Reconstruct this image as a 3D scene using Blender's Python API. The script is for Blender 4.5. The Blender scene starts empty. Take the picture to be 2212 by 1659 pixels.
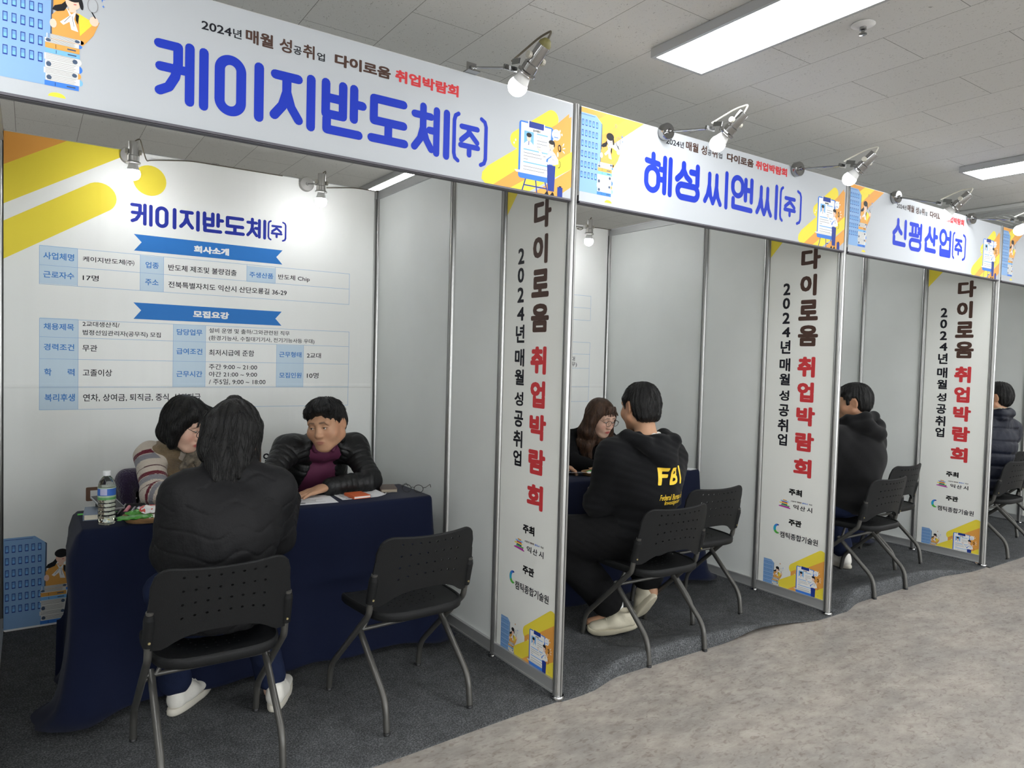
import bpy, bmesh, math, random
import numpy as np
from mathutils import Vector, Matrix
from mathutils.geometry import tessellate_polygon
from mathutils.bvhtree import BVHTree

random.seed(7)
RNG = np.random.RandomState(11)
SC = bpy.context.scene
COL = SC.collection
PI = math.pi

# ---------------------------------------------------------------- camera, world, exposure
CAM = np.array([-1.8505, -2.3198, 1.437])
YAW, PITCH, ROLL, FPX = 0.9738, -0.0367, 0.0266, 1536.92
_f = np.array([math.cos(PITCH)*math.cos(YAW), math.cos(PITCH)*math.sin(YAW), math.sin(PITCH)])
_r = np.array([math.sin(YAW), -math.cos(YAW), 0.0])
_u = np.cross(_r, _f)
_r2 = math.cos(ROLL)*_r + math.sin(ROLL)*_u
_u2 = -math.sin(ROLL)*_r + math.cos(ROLL)*_u
cam = bpy.data.cameras.new('camera')
cam.sensor_fit = 'HORIZONTAL'; cam.sensor_width = 36.0
cam.lens = FPX/2212*36.0
cam.clip_start = 0.05; cam.clip_end = 100
camo = bpy.data.objects.new('camera', cam); COL.objects.link(camo)
M = Matrix([[_r2[i], _u2[i], -_f[i], CAM[i]] for i in range(3)]+[[0, 0, 0, 1]])
camo.matrix_world = M
SC.camera = camo

world = bpy.data.worlds.new('world'); SC.world = world
world.use_nodes = True
world.node_tree.nodes['Background'].inputs[0].default_value = (0.6, 0.65, 0.7, 1)
world.node_tree.nodes['Background'].inputs[1].default_value = 0.02

SC.view_settings.view_transform = 'Standard'
SC.view_settings.look = 'None'
SC.view_settings.exposure = 0.12
SC.view_settings.gamma = 1.0
SC.view_settings.use_curve_mapping = False
SC.cycles.use_denoising = True
SC.cycles.max_bounces = 7
SC.cycles.diffuse_bounces = 5
SC.cycles.transparent_max_bounces = 12
SC.cycles.sample_clamp_indirect = 4.0

LAMP_E = 19.0      # ceiling light diffusers
BULB_E = 14.0
BACK_E = 92.0     # clip-on lamp bulbs

# ---------------------------------------------------------------- materials
def srgb(c):
    if isinstance(c, str):
        c = [int(c[i:i+2], 16)/255 for i in (0, 2, 4)]
    return [((x/12.92) if x <= .04045 else ((x+.055)/1.055)**2.4) for x in c]
MATS = {}
def N(nt, t, **kw):
    n = nt.nodes.new(t)
    for k, v in kw.items():
        if k.startswith('i_'):
            key = k[2:]
            n.inputs[int(key) if key.isdigit() else key.replace('_', ' ')].default_value = v
        else: setattr(n, k, v)
    return n
def mat(name, color, rough=.6, metal=0.0, spec=.5, bump=0, bscale=100, bdetail=2, stretch=None, var=0, vscale=20,
        emit=0, coat=0, sheen=0, trans=0, ior=1.45, alpha=1, attr=None, rvar=0):
    if name in MATS: return MATS[name]
    m = bpy.data.materials.new(name); m.use_nodes = True
    nt = m.node_tree; b = nt.nodes['Principled BSDF']
    col = srgb(color) if (isinstance(color, str)) else list(color)
    b.inputs['Base Color'].default_value = (*col, 1)
    b.inputs['Roughness'].default_value = rough
    b.inputs['Metallic'].default_value = metal
    b.inputs['Specular IOR Level'].default_value = spec
    b.inputs['Coat Weight'].default_value = coat
    b.inputs['Sheen Weight'].default_value = sheen
    b.inputs['Transmission Weight'].default_value = trans
    b.inputs['IOR'].default_value = ior
    b.inputs['Alpha'].default_value = alpha
    if emit:
        b.inputs['Emission Color'].default_value = (*col, 1)
        b.inputs['Emission Strength'].default_value = emit
    tc = None
    if bump or var:
        tc = N(nt, 'ShaderNodeTexCoord')
        vec = tc.outputs['Object']
        if stretch:
            mp = N(nt, 'ShaderNodeMapping'); mp.inputs['Scale'].default_value = stretch
            nt.links.new(vec, mp.inputs[0]); vec = mp.outputs[0]
    if var:
        n = N(nt, 'ShaderNodeTexNoise'); n.inputs['Scale'].default_value = vscale; n.inputs['Detail'].default_value = 6
        nt.links.new(vec, n.inputs['Vector'])
        mx = N(nt, 'ShaderNodeMix', data_type='RGBA')
        a = [max(0, c*(1-var)) for c in col]; d = [min(1, c*(1+var)) for c in col]
        mx.inputs['A'].default_value = (*a, 1); mx.inputs['B'].default_value = (*d, 1)
        rr = N(nt, 'ShaderNodeMapRange'); rr.inputs['From Min'].default_value = .3; rr.inputs['From Max'].default_value = .7
        nt.links.new(n.outputs['Fac'], rr.inputs[0]); nt.links.new(rr.outputs[0], mx.inputs['Factor'])
        nt.links.new(mx.outputs['Result'], b.inputs['Base Color'])
    if attr:
        a = N(nt, 'ShaderNodeAttribute', attribute_name=attr)
        nt.links.new(a.outputs['Color'], b.inputs['Base Color'])
    if bump:
        n = N(nt, 'ShaderNodeTexNoise'); n.inputs['Scale'].default_value = bscale; n.inputs['Detail'].default_value = bdetail
        nt.links.new(vec, n.inputs['Vector'])
        bp = N(nt, 'ShaderNodeBump'); bp.inputs['Strength'].default_value = bump; bp.inputs['Distance'].default_value = .01
        nt.links.new(n.outputs['Fac'], bp.inputs['Height'])
        nt.links.new(bp.outputs[0], b.inputs['Normal'])
    MATS[name] = m
    return m

# ---------------------------------------------------------------- object helpers
def tag(o, label, cat, group=None, kind=None):
    o['label'] = label; o['category'] = cat
    if group: o['group'] = group
    if kind: o['kind'] = kind
    return o
def struct(o):
    o['kind'] = 'structure'; return o
def thing(name, label, cat, loc=(0, 0, 0), rz=0, group=None):
    o = bpy.data.objects.new(name, None); COL.objects.link(o)
    o.empty_display_size = .05
    o.location = loc; o.rotation_euler = (0, 0, rz)
    return tag(o, label, cat, group)
def link(name, me, parent=None, loc=None):
    o = bpy.data.objects.new(name, me); COL.objects.link(o)
    if parent is not None: o.parent = parent
    if loc is not None: o.location = loc
    return o
def dup(root, loc, rz, label=None, group=None):
    r = root.copy(); COL.objects.link(r); r.location = loc; r.rotation_euler = (0, 0, rz)
    if label: r['label'] = label
    if group: r['group'] = group
    for ch in list(root.children):
        c = ch.copy(); COL.objects.link(c); c.parent = r
        for g in list(ch.children):
            d = g.copy(); COL.objects.link(d); d.parent = c
    return r

def fillet(pts, rad, n=5):
    P = [Vector(p) for p in pts]; out = [P[0]]
    for i in range(1, len(P)-1):
        a, b, c = P[i-1], P[i], P[i+1]
        d1 = (a-b); d2 = (c-b); l = min(rad, d1.length*.45, d2.length*.45)
        p1 = b+d1.normalized()*l; p2 = b+d2.normalized()*l
        for k in range(n+1):
            t = k/n
            out.append(p1*(1-t)**2+b*2*t*(1-t)+p2*t*t)
    out.append(P[-1]); return out

class MB:
    def __init__(s): s.v = []; s.f = []; s.m = []; s.cur = 0
    def add(s, vs, fs):
        o = len(s.v); s.v += [tuple(x) for x in vs]
        for f in fs: s.f.append([i+o for i in f]); s.m.append(s.cur)
        return s
    def mat(s, i): s.cur = i; return s
    def box(s, c, d, R=None):
        x, y, z = d[0]/2, d[1]/2, d[2]/2
        vs = [Vector((a*x, b*y, e*z)) for a in (-1, 1) for b in (-1, 1) for e in (-1, 1)]
        if R is not None: vs = [R @ q for q in vs]
        vs = [q+Vector(c) for q in vs]
        return s.add(vs, [[0, 1, 3, 2], [4, 6, 7, 5], [0, 4, 5, 1], [2, 3, 7, 6], [0, 2, 6, 4], [1, 5, 7, 3]])
    def rbox(s, c, d, r=.01, n=3, R=None, zr=None):
        # box with rounded vertical edges and chamfered rim
        x, y, z = d[0]/2, d[1]/2, d[2]/2; zr = min(r, z*.5) if zr is None else zr
        def ring(ins, zz):
            o = []
            rr = max(r-ins, .0005)
            for cx, cy, a0 in ((x-r, y-r, 0), (-x+r, y-r, 90), (-x+r, -y+r, 180), (x-r, -y+r, 270)):
                for k in range(n+1):
                    a = math.radians(a0+90*k/n); o.append(Vector((cx+rr*math.cos(a), cy+rr*math.sin(a), zz)))
            return o
        rings = [ring(zr, -z), ring(zr*.3, -z+zr*.3), ring(0, -z+zr), ring(0, z-zr), ring(zr*.3, z-zr*.3), ring(zr, z)]
        L = len(rings[0]); vs = []; fs = []
        for q in rings: vs += q
        for i in range(5):
            for k in range(L): fs.append([i*L+k, i*L+(k+1) % L, (i+1)*L+(k+1) % L, (i+1)*L+k])
        fs.append(list(range(L))[::-1]); fs.append([5*L+k for k in range(L)])
        if R is not None: vs = [R @ q for q in vs]
        return s.add([q+Vector(c) for q in vs], fs)
    def tube(s, pts, r, n=10, caps=True, scale=None):
        P = [Vector(p) for p in pts]; rs = r if isinstance(r, (list, tuple)) else [r]*len(P)
        t0 = (P[1]-P[0]).normalized()
        a = Vector((0, 0, 1)) if abs(t0.z) < .9 else Vector((1, 0, 0))
        nrm = (a-t0*a.dot(t0)).normalized(); vs = []; fs = []
        for i, p in enumerate(P):
            t = ((P[min(i+1, len(P)-1)]-P[max(i-1, 0)])).normalized()
            nrm = (nrm-t*nrm.dot(t)).normalized(); b = t.cross(nrm)
            for k in range(n):
                an = 2*PI*k/n
                vs.append(p+(nrm*math.cos(an)+b*math.sin(an))*rs[i])
        for i in range(len(P)-1):
            for k in range(n): fs.append([i*n+k, i*n+(k+1) % n, (i+1)*n+(k+1) % n, (i+1)*n+k])
        if caps:
            fs.append(list(range(n))[::-1]); fs.append([(len(P)-1)*n+k for k in range(n)])
        return s.add(vs, fs)
    def lathe(s, prof, c=(0, 0, 0), n=24, axis=None):
        # prof: (radius, height) list; axis: unit direction
        z = Vector(axis).normalized() if axis is not None else Vector((0, 0, 1))
        x = (Vector((1, 0, 0)) if abs(z.x) < .9 else Vector((0, 1, 0))); x = (x-z*x.dot(z)).normalized(); y = z.cross(x)
        c = Vector(c); vs = []; fs = []
        for (r, h) in prof:
            for k in range(n):
                a = 2*PI*k/n; vs.append(c+z*h+(x*math.cos(a)+y*math.sin(a))*r)
        for i in range(len(prof)-1):
            for k in range(n): fs.append([i*n+k, i*n+(k+1) % n, (i+1)*n+(k+1) % n, (i+1)*n+k])
        if prof[0][0] > 1e-5: fs.append(list(range(n))[::-1])
        if prof[-1][0] > 1e-5: fs.append([(len(prof)-1)*n+k for k in range(n)])
        return s.add(vs, fs)
    def prism(s, poly, z0, z1, fn=lambda x, y, z: (x, y, z)):
        n = len(poly)
        vs = [fn(x, y, z0) for x, y in poly]+[fn(x, y, z1) for x, y in poly]
        fs = [[k, (k+1) % n, n+(k+1) % n, n+k] for k in range(n)]+[list(range(n))[::-1], [n+k for k in range(n)]]
        return s.add(vs, fs)
    def ball(s, c, r, n=14, m=9, R=None):
        r = (r, r, r) if not isinstance(r, (tuple, list)) else r; vs = []; fs = []
        for i in range(m+1):
            th = PI*i/m
            for k in range(n):
                a = 2*PI*k/n; q = Vector((r[0]*math.sin(th)*math.cos(a), r[1]*math.sin(th)*math.sin(a), r[2]*math.cos(th)))
                if R is not None: q = R @ q
                vs.append(q+Vector(c))
        for i in range(m):
            for k in range(n): fs.append([i*n+k, (i+1)*n+k, (i+1)*n+(k+1) % n, i*n+(k+1) % n])
        return s.add(vs, fs)
    def mesh(s, name, mats, smooth=None):
        me = bpy.data.meshes.new(name)
        me.from_pydata(s.v, [], s.f)
        for m in (mats if isinstance(mats, (list, tuple)) else [mats]): me.materials.append(m)
        if len(me.materials) > 1: me.polygons.foreach_set('material_index', s.m)
        bm = bmesh.new(); bm.from_mesh(me); bmesh.ops.remove_doubles(bm, verts=bm.verts, dist=1e-6)
        bmesh.ops.recalc_face_normals(bm, faces=bm.faces); bm.to_mesh(me); bm.free()
        if smooth is not None:
            me.polygons.foreach_set('use_smooth', [True]*len(me.polygons))
            me.set_sharp_from_angle(angle=math.radians(smooth))
        me.update(); return me
    def build(s, name, mats, parent=None, smooth=None, loc=None):
        return link(name, s.mesh(name, mats, smooth), parent, loc)
def Rz(a): return Matrix.Rotation(a, 3, 'Z')
def Rx(a): return Matrix.Rotation(a, 3, 'X')
def Ry(a): return Matrix.Rotation(a, 3, 'Y')
# ---------------------------------------------------------------- materials of the place
M_ALU = mat('aluminium', (.40, .40, .39), rough=.32, metal=.85, bump=.02, bscale=40)
M_ALUD = mat('aluminium_beam', (.5, .505, .505), rough=.45, metal=.6)
M_GROOVE = mat('dark_groove', (.05, .05, .05), rough=.7)
M_PANEL = mat('white_panel', (.71, .73, .71), rough=.45, var=.03, vscale=3, bump=.01, bscale=8)
M_CHROME = mat('chrome', (.36, .36, .36), rough=.12, metal=1.0)
M_BULB = mat('bulb_glow', (.95, .97, 1.0), rough=.4, emit=BULB_E)
M_BULB2 = mat('bulb_glow_bright', (.97, .98, 1.0), rough=.4, emit=BACK_E)
M_BULBW = mat('bulb_plastic', (.75, .75, .74), rough=.4)
M_DIFF = mat('light_diffuser', (.97, .99, 1.0), rough=.4, emit=LAMP_E)
M_LFRAME = mat('light_frame', (.45, .46, .47), rough=.4, metal=.3)
M_BLACK = mat('black_plastic', (.012, .012, .013), rough=.45)

def floor_mat():
    m = bpy.data.materials.new('vinyl_floor'); m.use_nodes = True; nt = m.node_tree; b = nt.nodes['Principled BSDF']
    tc = N(nt, 'ShaderNodeTexCoord'); mp = N(nt, 'ShaderNodeMapping'); mp.inputs['Scale'].default_value = (1.0, 1.9, 1)
    nt.links.new(tc.outputs['Object'], mp.inputs[0])
    n1 = N(nt, 'ShaderNodeTexNoise'); n1.inputs['Scale'].default_value = 9; n1.inputs['Detail'].default_value = 9; n1.inputs['Roughness'].default_value = .72
    n2 = N(nt, 'ShaderNodeTexNoise'); n2.inputs['Scale'].default_value = 26; n2.inputs['Detail'].default_value = 6; n2.inputs['Distortion'].default_value = 1.2
    n3 = N(nt, 'ShaderNodeTexNoise'); n3.inputs['Scale'].default_value = 2.2; n3.inputs['Detail'].default_value = 4
    for n in (n1, n2, n3): nt.links.new(mp.outputs[0], n.inputs['Vector'])
    r1 = N(nt, 'ShaderNodeValToRGB'); e = r1.color_ramp.elements
    e[0].position = .33; e[0].color = (.235, .210, .188, 1); e[1].position = .66; e[1].color = (.37, .345, .312, 1)
    k = e.new(.5); k.color = (.305, .280, .252, 1)
    nt.links.new(n1.outputs['Fac'], r1.inputs[0])
    r2 = N(nt, 'ShaderNodeValToRGB'); e = r2.color_ramp.elements
    e[0].position = .33; e[0].color = (.62, .57, .55, 1); e[1].position = .47; e[1].color = (1, 1, 1, 1)
    nt.links.new(n2.outputs['Fac'], r2.inputs[0])
    mx = N(nt, 'ShaderNodeMix', data_type='RGBA', blend_type='MULTIPLY'); mx.inputs['Factor'].default_value = .8
    nt.links.new(r1.outputs[0], mx.inputs['A']); nt.links.new(r2.outputs[0], mx.inputs['B'])
    r3 = N(nt, 'ShaderNodeValToRGB'); e = r3.color_ramp.elements
    e[0].position = .35; e[0].color = (.85, .85, .86, 1); e[1].position = .65; e[1].color = (1.1, 1.08, 1.05, 1)
    nt.links.new(n3.outputs['Fac'], r3.inputs[0])
    mx2 = N(nt, 'ShaderNodeMix', data_type='RGBA', blend_type='MULTIPLY'); mx2.inputs['Factor'].default_value = 1
    nt.links.new(mx.outputs['Result'], mx2.inputs['A']); nt.links.new(r3.outputs[0], mx2.inputs['B'])
    nt.links.new(mx2.outputs['Result'], b.inputs['Base Color'])
    b.inputs['Roughness'].default_value = .42
    bp = N(nt, 'ShaderNodeBump'); bp.inputs['Strength'].default_value = .05; nt.links.new(n2.outputs['Fac'], bp.inputs['Height']); nt.links.new(bp.outputs[0], b.inputs['Normal'])
    return m
def carpet_mat():
    m = bpy.data.materials.new('grey_carpet'); m.use_nodes = True; nt = m.node_tree; b = nt.nodes['Principled BSDF']
    tc = N(nt, 'ShaderNodeTexCoord')
    n1 = N(nt, 'ShaderNodeTexNoise'); n1.inputs['Scale'].default_value = 170; n1.inputs['Detail'].default_value = 4; n1.inputs['Roughness'].default_value = .7
    n2 = N(nt, 'ShaderNodeTexNoise'); n2.inputs['Scale'].default_value = 14; n2.inputs['Detail'].default_value = 5
    for n in (n1, n2): nt.links.new(tc.outputs['Object'], n.inputs['Vector'])
    r1 = N(nt, 'ShaderNodeValToRGB'); e = r1.color_ramp.elements
    e[0].position = .36; e[0].color = (.034, .036, .038, 1); e[1].position = .68; e[1].color = (.165, .17, .175, 1)
    k = e.new(.52); k.color = (.075, .078, .081, 1)
    nt.links.new(n1.outputs['Fac'], r1.inputs[0])
    r2 = N(nt, 'ShaderNodeMapRange'); r2.inputs['From Min'].default_value = .3; r2.inputs['From Max'].default_value = .7; r2.inputs['To Min'].default_value = .82; r2.inputs['To Max'].default_value = 1.15
    nt.links.new(n2.outputs['Fac'], r2.inputs[0])
    mx = N(nt, 'ShaderNodeVectorMath', operation='SCALE'); nt.links.new(r1.outputs[0], mx.inputs[0]); nt.links.new(r2.outputs[0], mx.inputs['Scale'])
    nt.links.new(mx.outputs[0], b.inputs['Base Color'])
    b.inputs['Roughness'].default_value = .95; b.inputs['Specular IOR Level'].default_value = .1
    bp = N(nt, 'ShaderNodeBump'); bp.inputs['Strength'].default_value = .5; bp.inputs['Distance'].default_value = .004
    nt.links.new(n1.outputs['Fac'], bp.inputs['Height']); nt.links.new(bp.outputs[0], b.inputs['Normal'])
    return m
def ceil_mat():
    m = bpy.data.materials.new('ceiling_tiles'); m.use_nodes = True; nt = m.node_tree; b = nt.nodes['Principled BSDF']
    tc = N(nt, 'ShaderNodeTexCoord'); sp = N(nt, 'ShaderNodeSeparateXYZ'); nt.links.new(tc.outputs['Object'], sp.inputs[0])
    cb = N(nt, 'ShaderNodeCombineXYZ')
    ax = N(nt, 'ShaderNodeMath', operation='ADD'); ax.inputs[1].default_value = .498
    ay = N(nt, 'ShaderNodeMath', operation='ADD'); ay.inputs[1].default_value = -.868+.31*6
    nt.links.new(sp.outputs['Y'], ax.inputs[0]); nt.links.new(sp.outputs['X'], ay.inputs[0])
    nt.links.new(ax.outputs[0], cb.inputs['X']); nt.links.new(ay.outputs[0], cb.inputs['Y'])
    br = N(nt, 'ShaderNodeTexBrick'); br.offset = .5; br.offset_frequency = 2
    br.inputs['Scale'].default_value = 1; br.inputs['Brick Width'].default_value = .613; br.inputs['Row Height'].default_value = .308
    br.inputs['Mortar Size'].default_value = .0014; br.inputs['Mortar Smooth'].default_value = .3
    br.inputs['Color1'].default_value = (.64, .64, .62, 1); br.inputs['Color2'].default_value = (.67, .67, .65, 1); br.inputs['Mortar'].default_value = (.2, .2, .19, 1)
    nt.links.new(cb.outputs[0], br.inputs['Vector'])
    v = N(nt, 'ShaderNodeTexNoise'); v.inputs['Scale'].default_value = 105; v.inputs['Detail'].default_value = 3; v.inputs['Distortion'].default_value = 2.2
    mp = N(nt, 'ShaderNodeMapping'); mp.inputs['Scale'].default_value = (1, .55, 1); nt.links.new(tc.outputs['Object'], mp.inputs[0]); nt.links.new(mp.outputs[0], v.inputs['Vector'])
    rp = N(nt, 'ShaderNodeValToRGB'); e = rp.color_ramp.elements
    e[0].position = .315; e[0].color = (.52, .52, .51, 1); e[1].position = .355; e[1].color = (1, 1, 1, 1)
    nt.links.new(v.outputs['Fac'], rp.inputs[0])
    mx = N(nt, 'ShaderNodeMix', data_type='RGBA', blend_type='MULTIPLY'); mx.inputs['Factor'].default_value = 1
    nt.links.new(br.outputs['Color'], mx.inputs['A']); nt.links.new(rp.outputs[0], mx.inputs['B'])
    nt.links.new(mx.outputs['Result'], b.inputs['Base Color']); b.inputs['Roughness'].default_value = .9
    bp = N(nt, 'ShaderNodeBump'); bp.inputs['Strength'].default_value = .4; bp.inputs['Distance'].default_value = .003
    nt.links.new(rp.outputs[0], bp.inputs['Height']); nt.links.new(bp.outputs[0], b.inputs['Normal'])
    return m

# ---------------------------------------------------------------- room shell
HC = 2.70
X0, X1, Y0, Y1 = -7.0, 13.0, -11.0, 6.5
struct(MB().box(((X0+X1)/2, (Y0+Y1)/2, -.05), (X1-X0, Y1-Y0, .1)).build('floor', floor_mat()))
struct(MB().box(((X0+X1)/2, (Y0+Y1)/2, HC+.05), (X1-X0, Y1-Y0, .1)).build('ceiling', ceil_mat()))
MW = mat('room_wall_paint', (.72, .72, .70), rough=.8, var=.03, vscale=2)
struct(MB().box(((X0+X1)/2, Y1+.05, HC/2), (X1-X0, .1, HC)).build('wall_back', MW))
struct(MB().box(((X0+X1)/2, Y0-.05, HC/2), (X1-X0, .1, HC)).build('wall_front', MW))
struct(MB().box((X0-.05, (Y0+Y1)/2, HC/2), (.1, Y1-Y0, HC)).build('wall_left', MW))
struct(MB().box((X1+.05, (Y0+Y1)/2, HC/2), (.1, Y1-Y0, HC)).build('wall_right', MW))

# unseen glowing windows behind the viewer, added as frontal fill for the booths
MWF = mat('window_frame_paint', (.6, .6, .6), rough=.5); MFILL = mat('daylight_pane', (.93, .97, 1.0), rough=.3, emit=9.0)
for i, xx in enumerate((-4.6, -1.0, 2.6, 6.2, 9.8)):
    b = MB()
    for s_ in (-1, 1): b.box((s_*1.3, 0, 0), (.06, .08, 1.86)); b.box((0, 0, s_*.9), (2.6, .08, .06))
    b.box((0, 0, 0), (.05, .06, 1.8))
    w_ = struct(b.build('window_%d' % (i+1), MWF, None, None, (xx, Y0+.045, 1.62)))
    MB().box((0, -.02, 0), (2.56, .01, 1.78)).build('pane', MFILL, w_)

# ceiling lights: flat panels hung just below the tiles
def make_light(x, y, label):
    t = thing('ceiling_light', label, 'light', (x, y, HC-.002), 0, 'flat panel ceiling lights')
    b = MB()
    w, l, h = .30, 1.22, .036
    for sx in (-1, 1): b.box((sx*(w/2-.008), 0, -h/2), (.016, l, h))
    for sy in (-1, 1): b.box((0, sy*(l/2-.008), -h/2), (w-.032, .016, h))
    b.box((0, 0, -.006), (w-.03, l-.03, .01))
    b.build('frame', M_LFRAME, t)
    MB().box((0, 0, -h+.004), (w-.032, l-.032, .006)).build('diffuser', M_DIFF, t)
    return t
L0 = make_light(.375, -.81, 'long bright ceiling panel light hanging over the aisle before the second booth')
_lab = {(3.09, -.77): 'bright ceiling panel light at right edge above the third booth lamps',
        (.375, 2.70): 'ceiling panel light seen under the sign above the back corner of first booth'}
for yy in (-.77, 2.70, -2.55, -4.3, -6.05, -7.8, -9.5, 5.0):  # fixtures out of view are added to light the booths
    for xx in (-5.05, -2.34, .375, 3.09, 5.8, 8.5, 11.2):
        if (xx, yy) == (.375, -.77): continue
        if yy > 3 and xx not in (-2.34, 3.09, 8.5): continue
        dup(L0, (xx, yy, HC-.002), 0, _lab.get((xx, yy), 'ceiling panel light of the same row outside the picture'))

# sprinkler and air conditioner in the ceiling
t = thing('ceiling_sprinkler', 'small chrome sprinkler head with round white plate on the ceiling tiles', 'sprinkler', (.69, -.82, HC))
MB().lathe([(.04, -.001), (.042, -.004), (.03, -.009), (.014, -.012)]).build('cover_plate', M_BULBW, t, 40)
MB().lathe([(.012, -.012), (.012, -.022), (.006, -.024), (.006, -.034), (.014, -.036), (.014, -.039), (.0, -.04)], n=14).build('spray_head', M_CHROME, t, 40)
t = thing('ceiling_air_conditioner', 'white cassette air conditioner set in the ceiling above the far booths', 'air conditioner', (4.75, .12, HC))
MP = mat('ac_plastic', (.62, .63, .62), rough=.5)
MB().rbox((0, 0, -.016), (.95, .95, .03), r=.05).build('panel', MP, t, 40)
b = MB()
for k in range(4):
    R = Rz(k*PI/2); b.box(R @ Vector((0, .37, -.034)), (.62, .055, .01), R @ Rx(.2))
b.build('louver', mat('ac_louver', (.5, .51, .51), rough=.5), t)
b = MB(); b.rbox((0, 0, -.034), (.5, .5, .008), r=.03)
for k in range(9): b.box((0, -.2+.05*k, -.039), (.44, .012, .004))
b.build('intake_grille', MP, t)

# ---------------------------------------------------------------- exhibition carpet, one sheet per booth
MCARP = carpet_mat()
def sm(t): t = max(0, min(1, t)); return t*t*(3-2*t)
def carpet(xa, xb, hump, label):
    """hump(x)->(height of the lifted front lip, gap under it, y of the edge)"""
    b = MB(); nx, ys = 60, [0, .01, .03, .06, .1, .15, .2, .26, .33, .5, .8, 1.2, 1.99]
    th = .007; top = []; bot = []; vs = []
    for i in range(nx+1):
        x = xa+(xb-xa)*i/(nx-6) if i < nx-6 else None
        if i >= nx-9: x = xb-.05+.05*(i-(nx-9))/9
        elif True: x = xa+(xb-.05-xa)*i/(nx-9)
        h, g, ye = hump(x)
        col = []
        lipb = min(g, h)
        col.append((x, ye-.006 if h > .01 else ye, lipb+.0005))
        col.append((x, ye-.008 if h > .01 else ye, lipb*.5+(h+th)*.5))
        for k, yy in enumerate(ys):
            y = ye+yy*(1.975-ye)/1.99
            f = max(0, 1-(yy/.3)); f = f*f*(3-2*f)
            rr = -.006 if (k == 0 and h > .01) else 0
            tu = .026*math.exp(-((xb-x)/.016)**2)*(1 if k > 3 else 0)
            col.append((x, y, h*f+th+rr+tu))
        vs.append(col)
    L = len(vs[0]); V = [p for c in vs for p in c]; F = []
    for i in range(nx):
        for k in range(L-1): F.append([i*L+k, (i+1)*L+k, (i+1)*L+k+1, i*L+k+1])
    b.add(V, F)
    o = b.build('carpet', MCARP, None, 60)
    return tag(o, label, 'carpet', 'grey felt carpets laid in the booths')
carpet(-1.97, -.0015, lambda x: (0, 0, -.065+.045*sm((x+1.0)/1.0)), 'flat dark grey felt carpet under the nearest booth')
def h2(x):
    h = .07*sm((x-.06)/.42)*(1-sm((x-.75)/1.15)); g = 0 if x < 1.1 else h*sm((x-1.1)/.35)*.9
    return h, g, -.03+.065*sm((x-.1)/.3)*(1-sm((x-1.5)/.4))
carpet(.0015, 1.9685, h2, 'grey felt carpet of second booth with its front edge lifted off the floor')
def h3(x):
    u = x-1.97; h = .075*sm((u-.05)/.35)*(1-sm((u-1.0)/.85)); return h, 0, -.03+.06*sm((u-.1)/.3)*(1-sm((u-1.4)/.4))
carpet(1.9715, 3.9385, h3, 'grey felt carpet of third booth swelling along its front edge')
carpet(3.9415, 5.9085, lambda x: (0, 0, -.05), 'flat grey felt carpet under the fourth booth at right edge')

# ---------------------------------------------------------------- booth walls (posts, rails, white panels)
HP = 2.48
def post_poly(r=.021):
    P = []
    for k in range(8):
        a = k*PI/4
        for da, rr in ((-.36, r), (-.13, r), (-.11, r*.72), (.11, r*.72), (.13, r), (.36, r)):
            P.append((rr*math.cos(a+da), rr*math.sin(a+da)))
    return P
PP = post_poly()
def add_post(root, x, y):
    b = MB(); b.prism(PP, .018, HP, lambda a, c, z: (x+a, y+c, z))
    p = b.build('post', M_ALU, root, 20)
    f = MB(); f.lathe([(.030, .0075), (.031, .013), (.027, .02), (.015, .022), (.015, .03)], (x, y, 0), 20)
    f.build('foot', M_CHROME, p, 40)
D3, D2, D1 = .4935, .4935, .985
YS = [0, D3, D3+D2, D3+D2+D1]
def rail(b, x, ya, yb, z, h):
    b.box((x, (ya+yb)/2, z), (.026, yb-ya-.034, h-.012)); b.box((x, (ya+yb)/2, z-h/2+.004), (.034, yb-ya-.034, .008)); b.box((x, (ya+yb)/2, z+h/2-.004), (.034, yb-ya-.034, .008))
def side_wall(x, label):
    t = thing('partition_wall', label, 'partition', (x, 0, 0), 0, 'white partition walls between the booths')
    for y in YS: add_post(t, 0, y)
    for a, c in zip(YS[:-1], YS[1:]):
        MB().box((0, (a+c)/2, 1.252), (.005, c-a-.03, 2.345)).build('panel', M_PANEL, t)
        b = MB(); rail(b, 0, a, c, 2.448, .052); b.build('top_rail', M_ALUD, t)
        b = MB(); rail(b, 0, a, c, .052, .058); b.build('bottom_rail', M_ALUD, t)
        for z in (2.448, .052):
            pass
    return t
side_wall(-1.97, 'white partition wall bounding the nearest booth on its far left side')
side_wall(0, 'white partition wall right of the nearest booth, beside the empty chair')
side_wall(1.97, 'white partition wall right of the second booth, behind the hooded man')
side_wall(3.94, 'white partition wall right of the third booth')
side_wall(5.91, 'white partition wall of the fourth booth at right edge of the photo')
def back_wall(xl, label):
    t = thing('partition_wall', label, 'partition', (xl, YS[3]+.0, 0), 0, 'back walls of the booths')
    add_post(t, .985, 0)
    for k in range(2):
        xa, xb = .985*k+.021, .985*(k+1)-.021
        MB().box(((xa+xb)/2, 0, 1.252), (xb-xa+.006, .005, 2.345)).build('panel', M_PANEL, t)
        b = MB(); b.box(((xa+xb)/2, 0, 2.448), (xb-xa+.004, .03, .052)); b.build('top_rail', M_ALUD, t)
        b = MB(); b.box(((xa+xb)/2, 0, .052), (xb-xa+.004, .03, .058)); b.build('bottom_rail', M_ALUD, t)
back_wall(-1.97, 'white back wall behind the large printed backdrop of nearest booth')
back_wall(0, 'white back wall of the second booth behind the woman with long hair')
back_wall(1.97, 'white back wall hidden behind the third booth')
back_wall(3.94, 'white back wall hidden behind the fourth booth')
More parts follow.
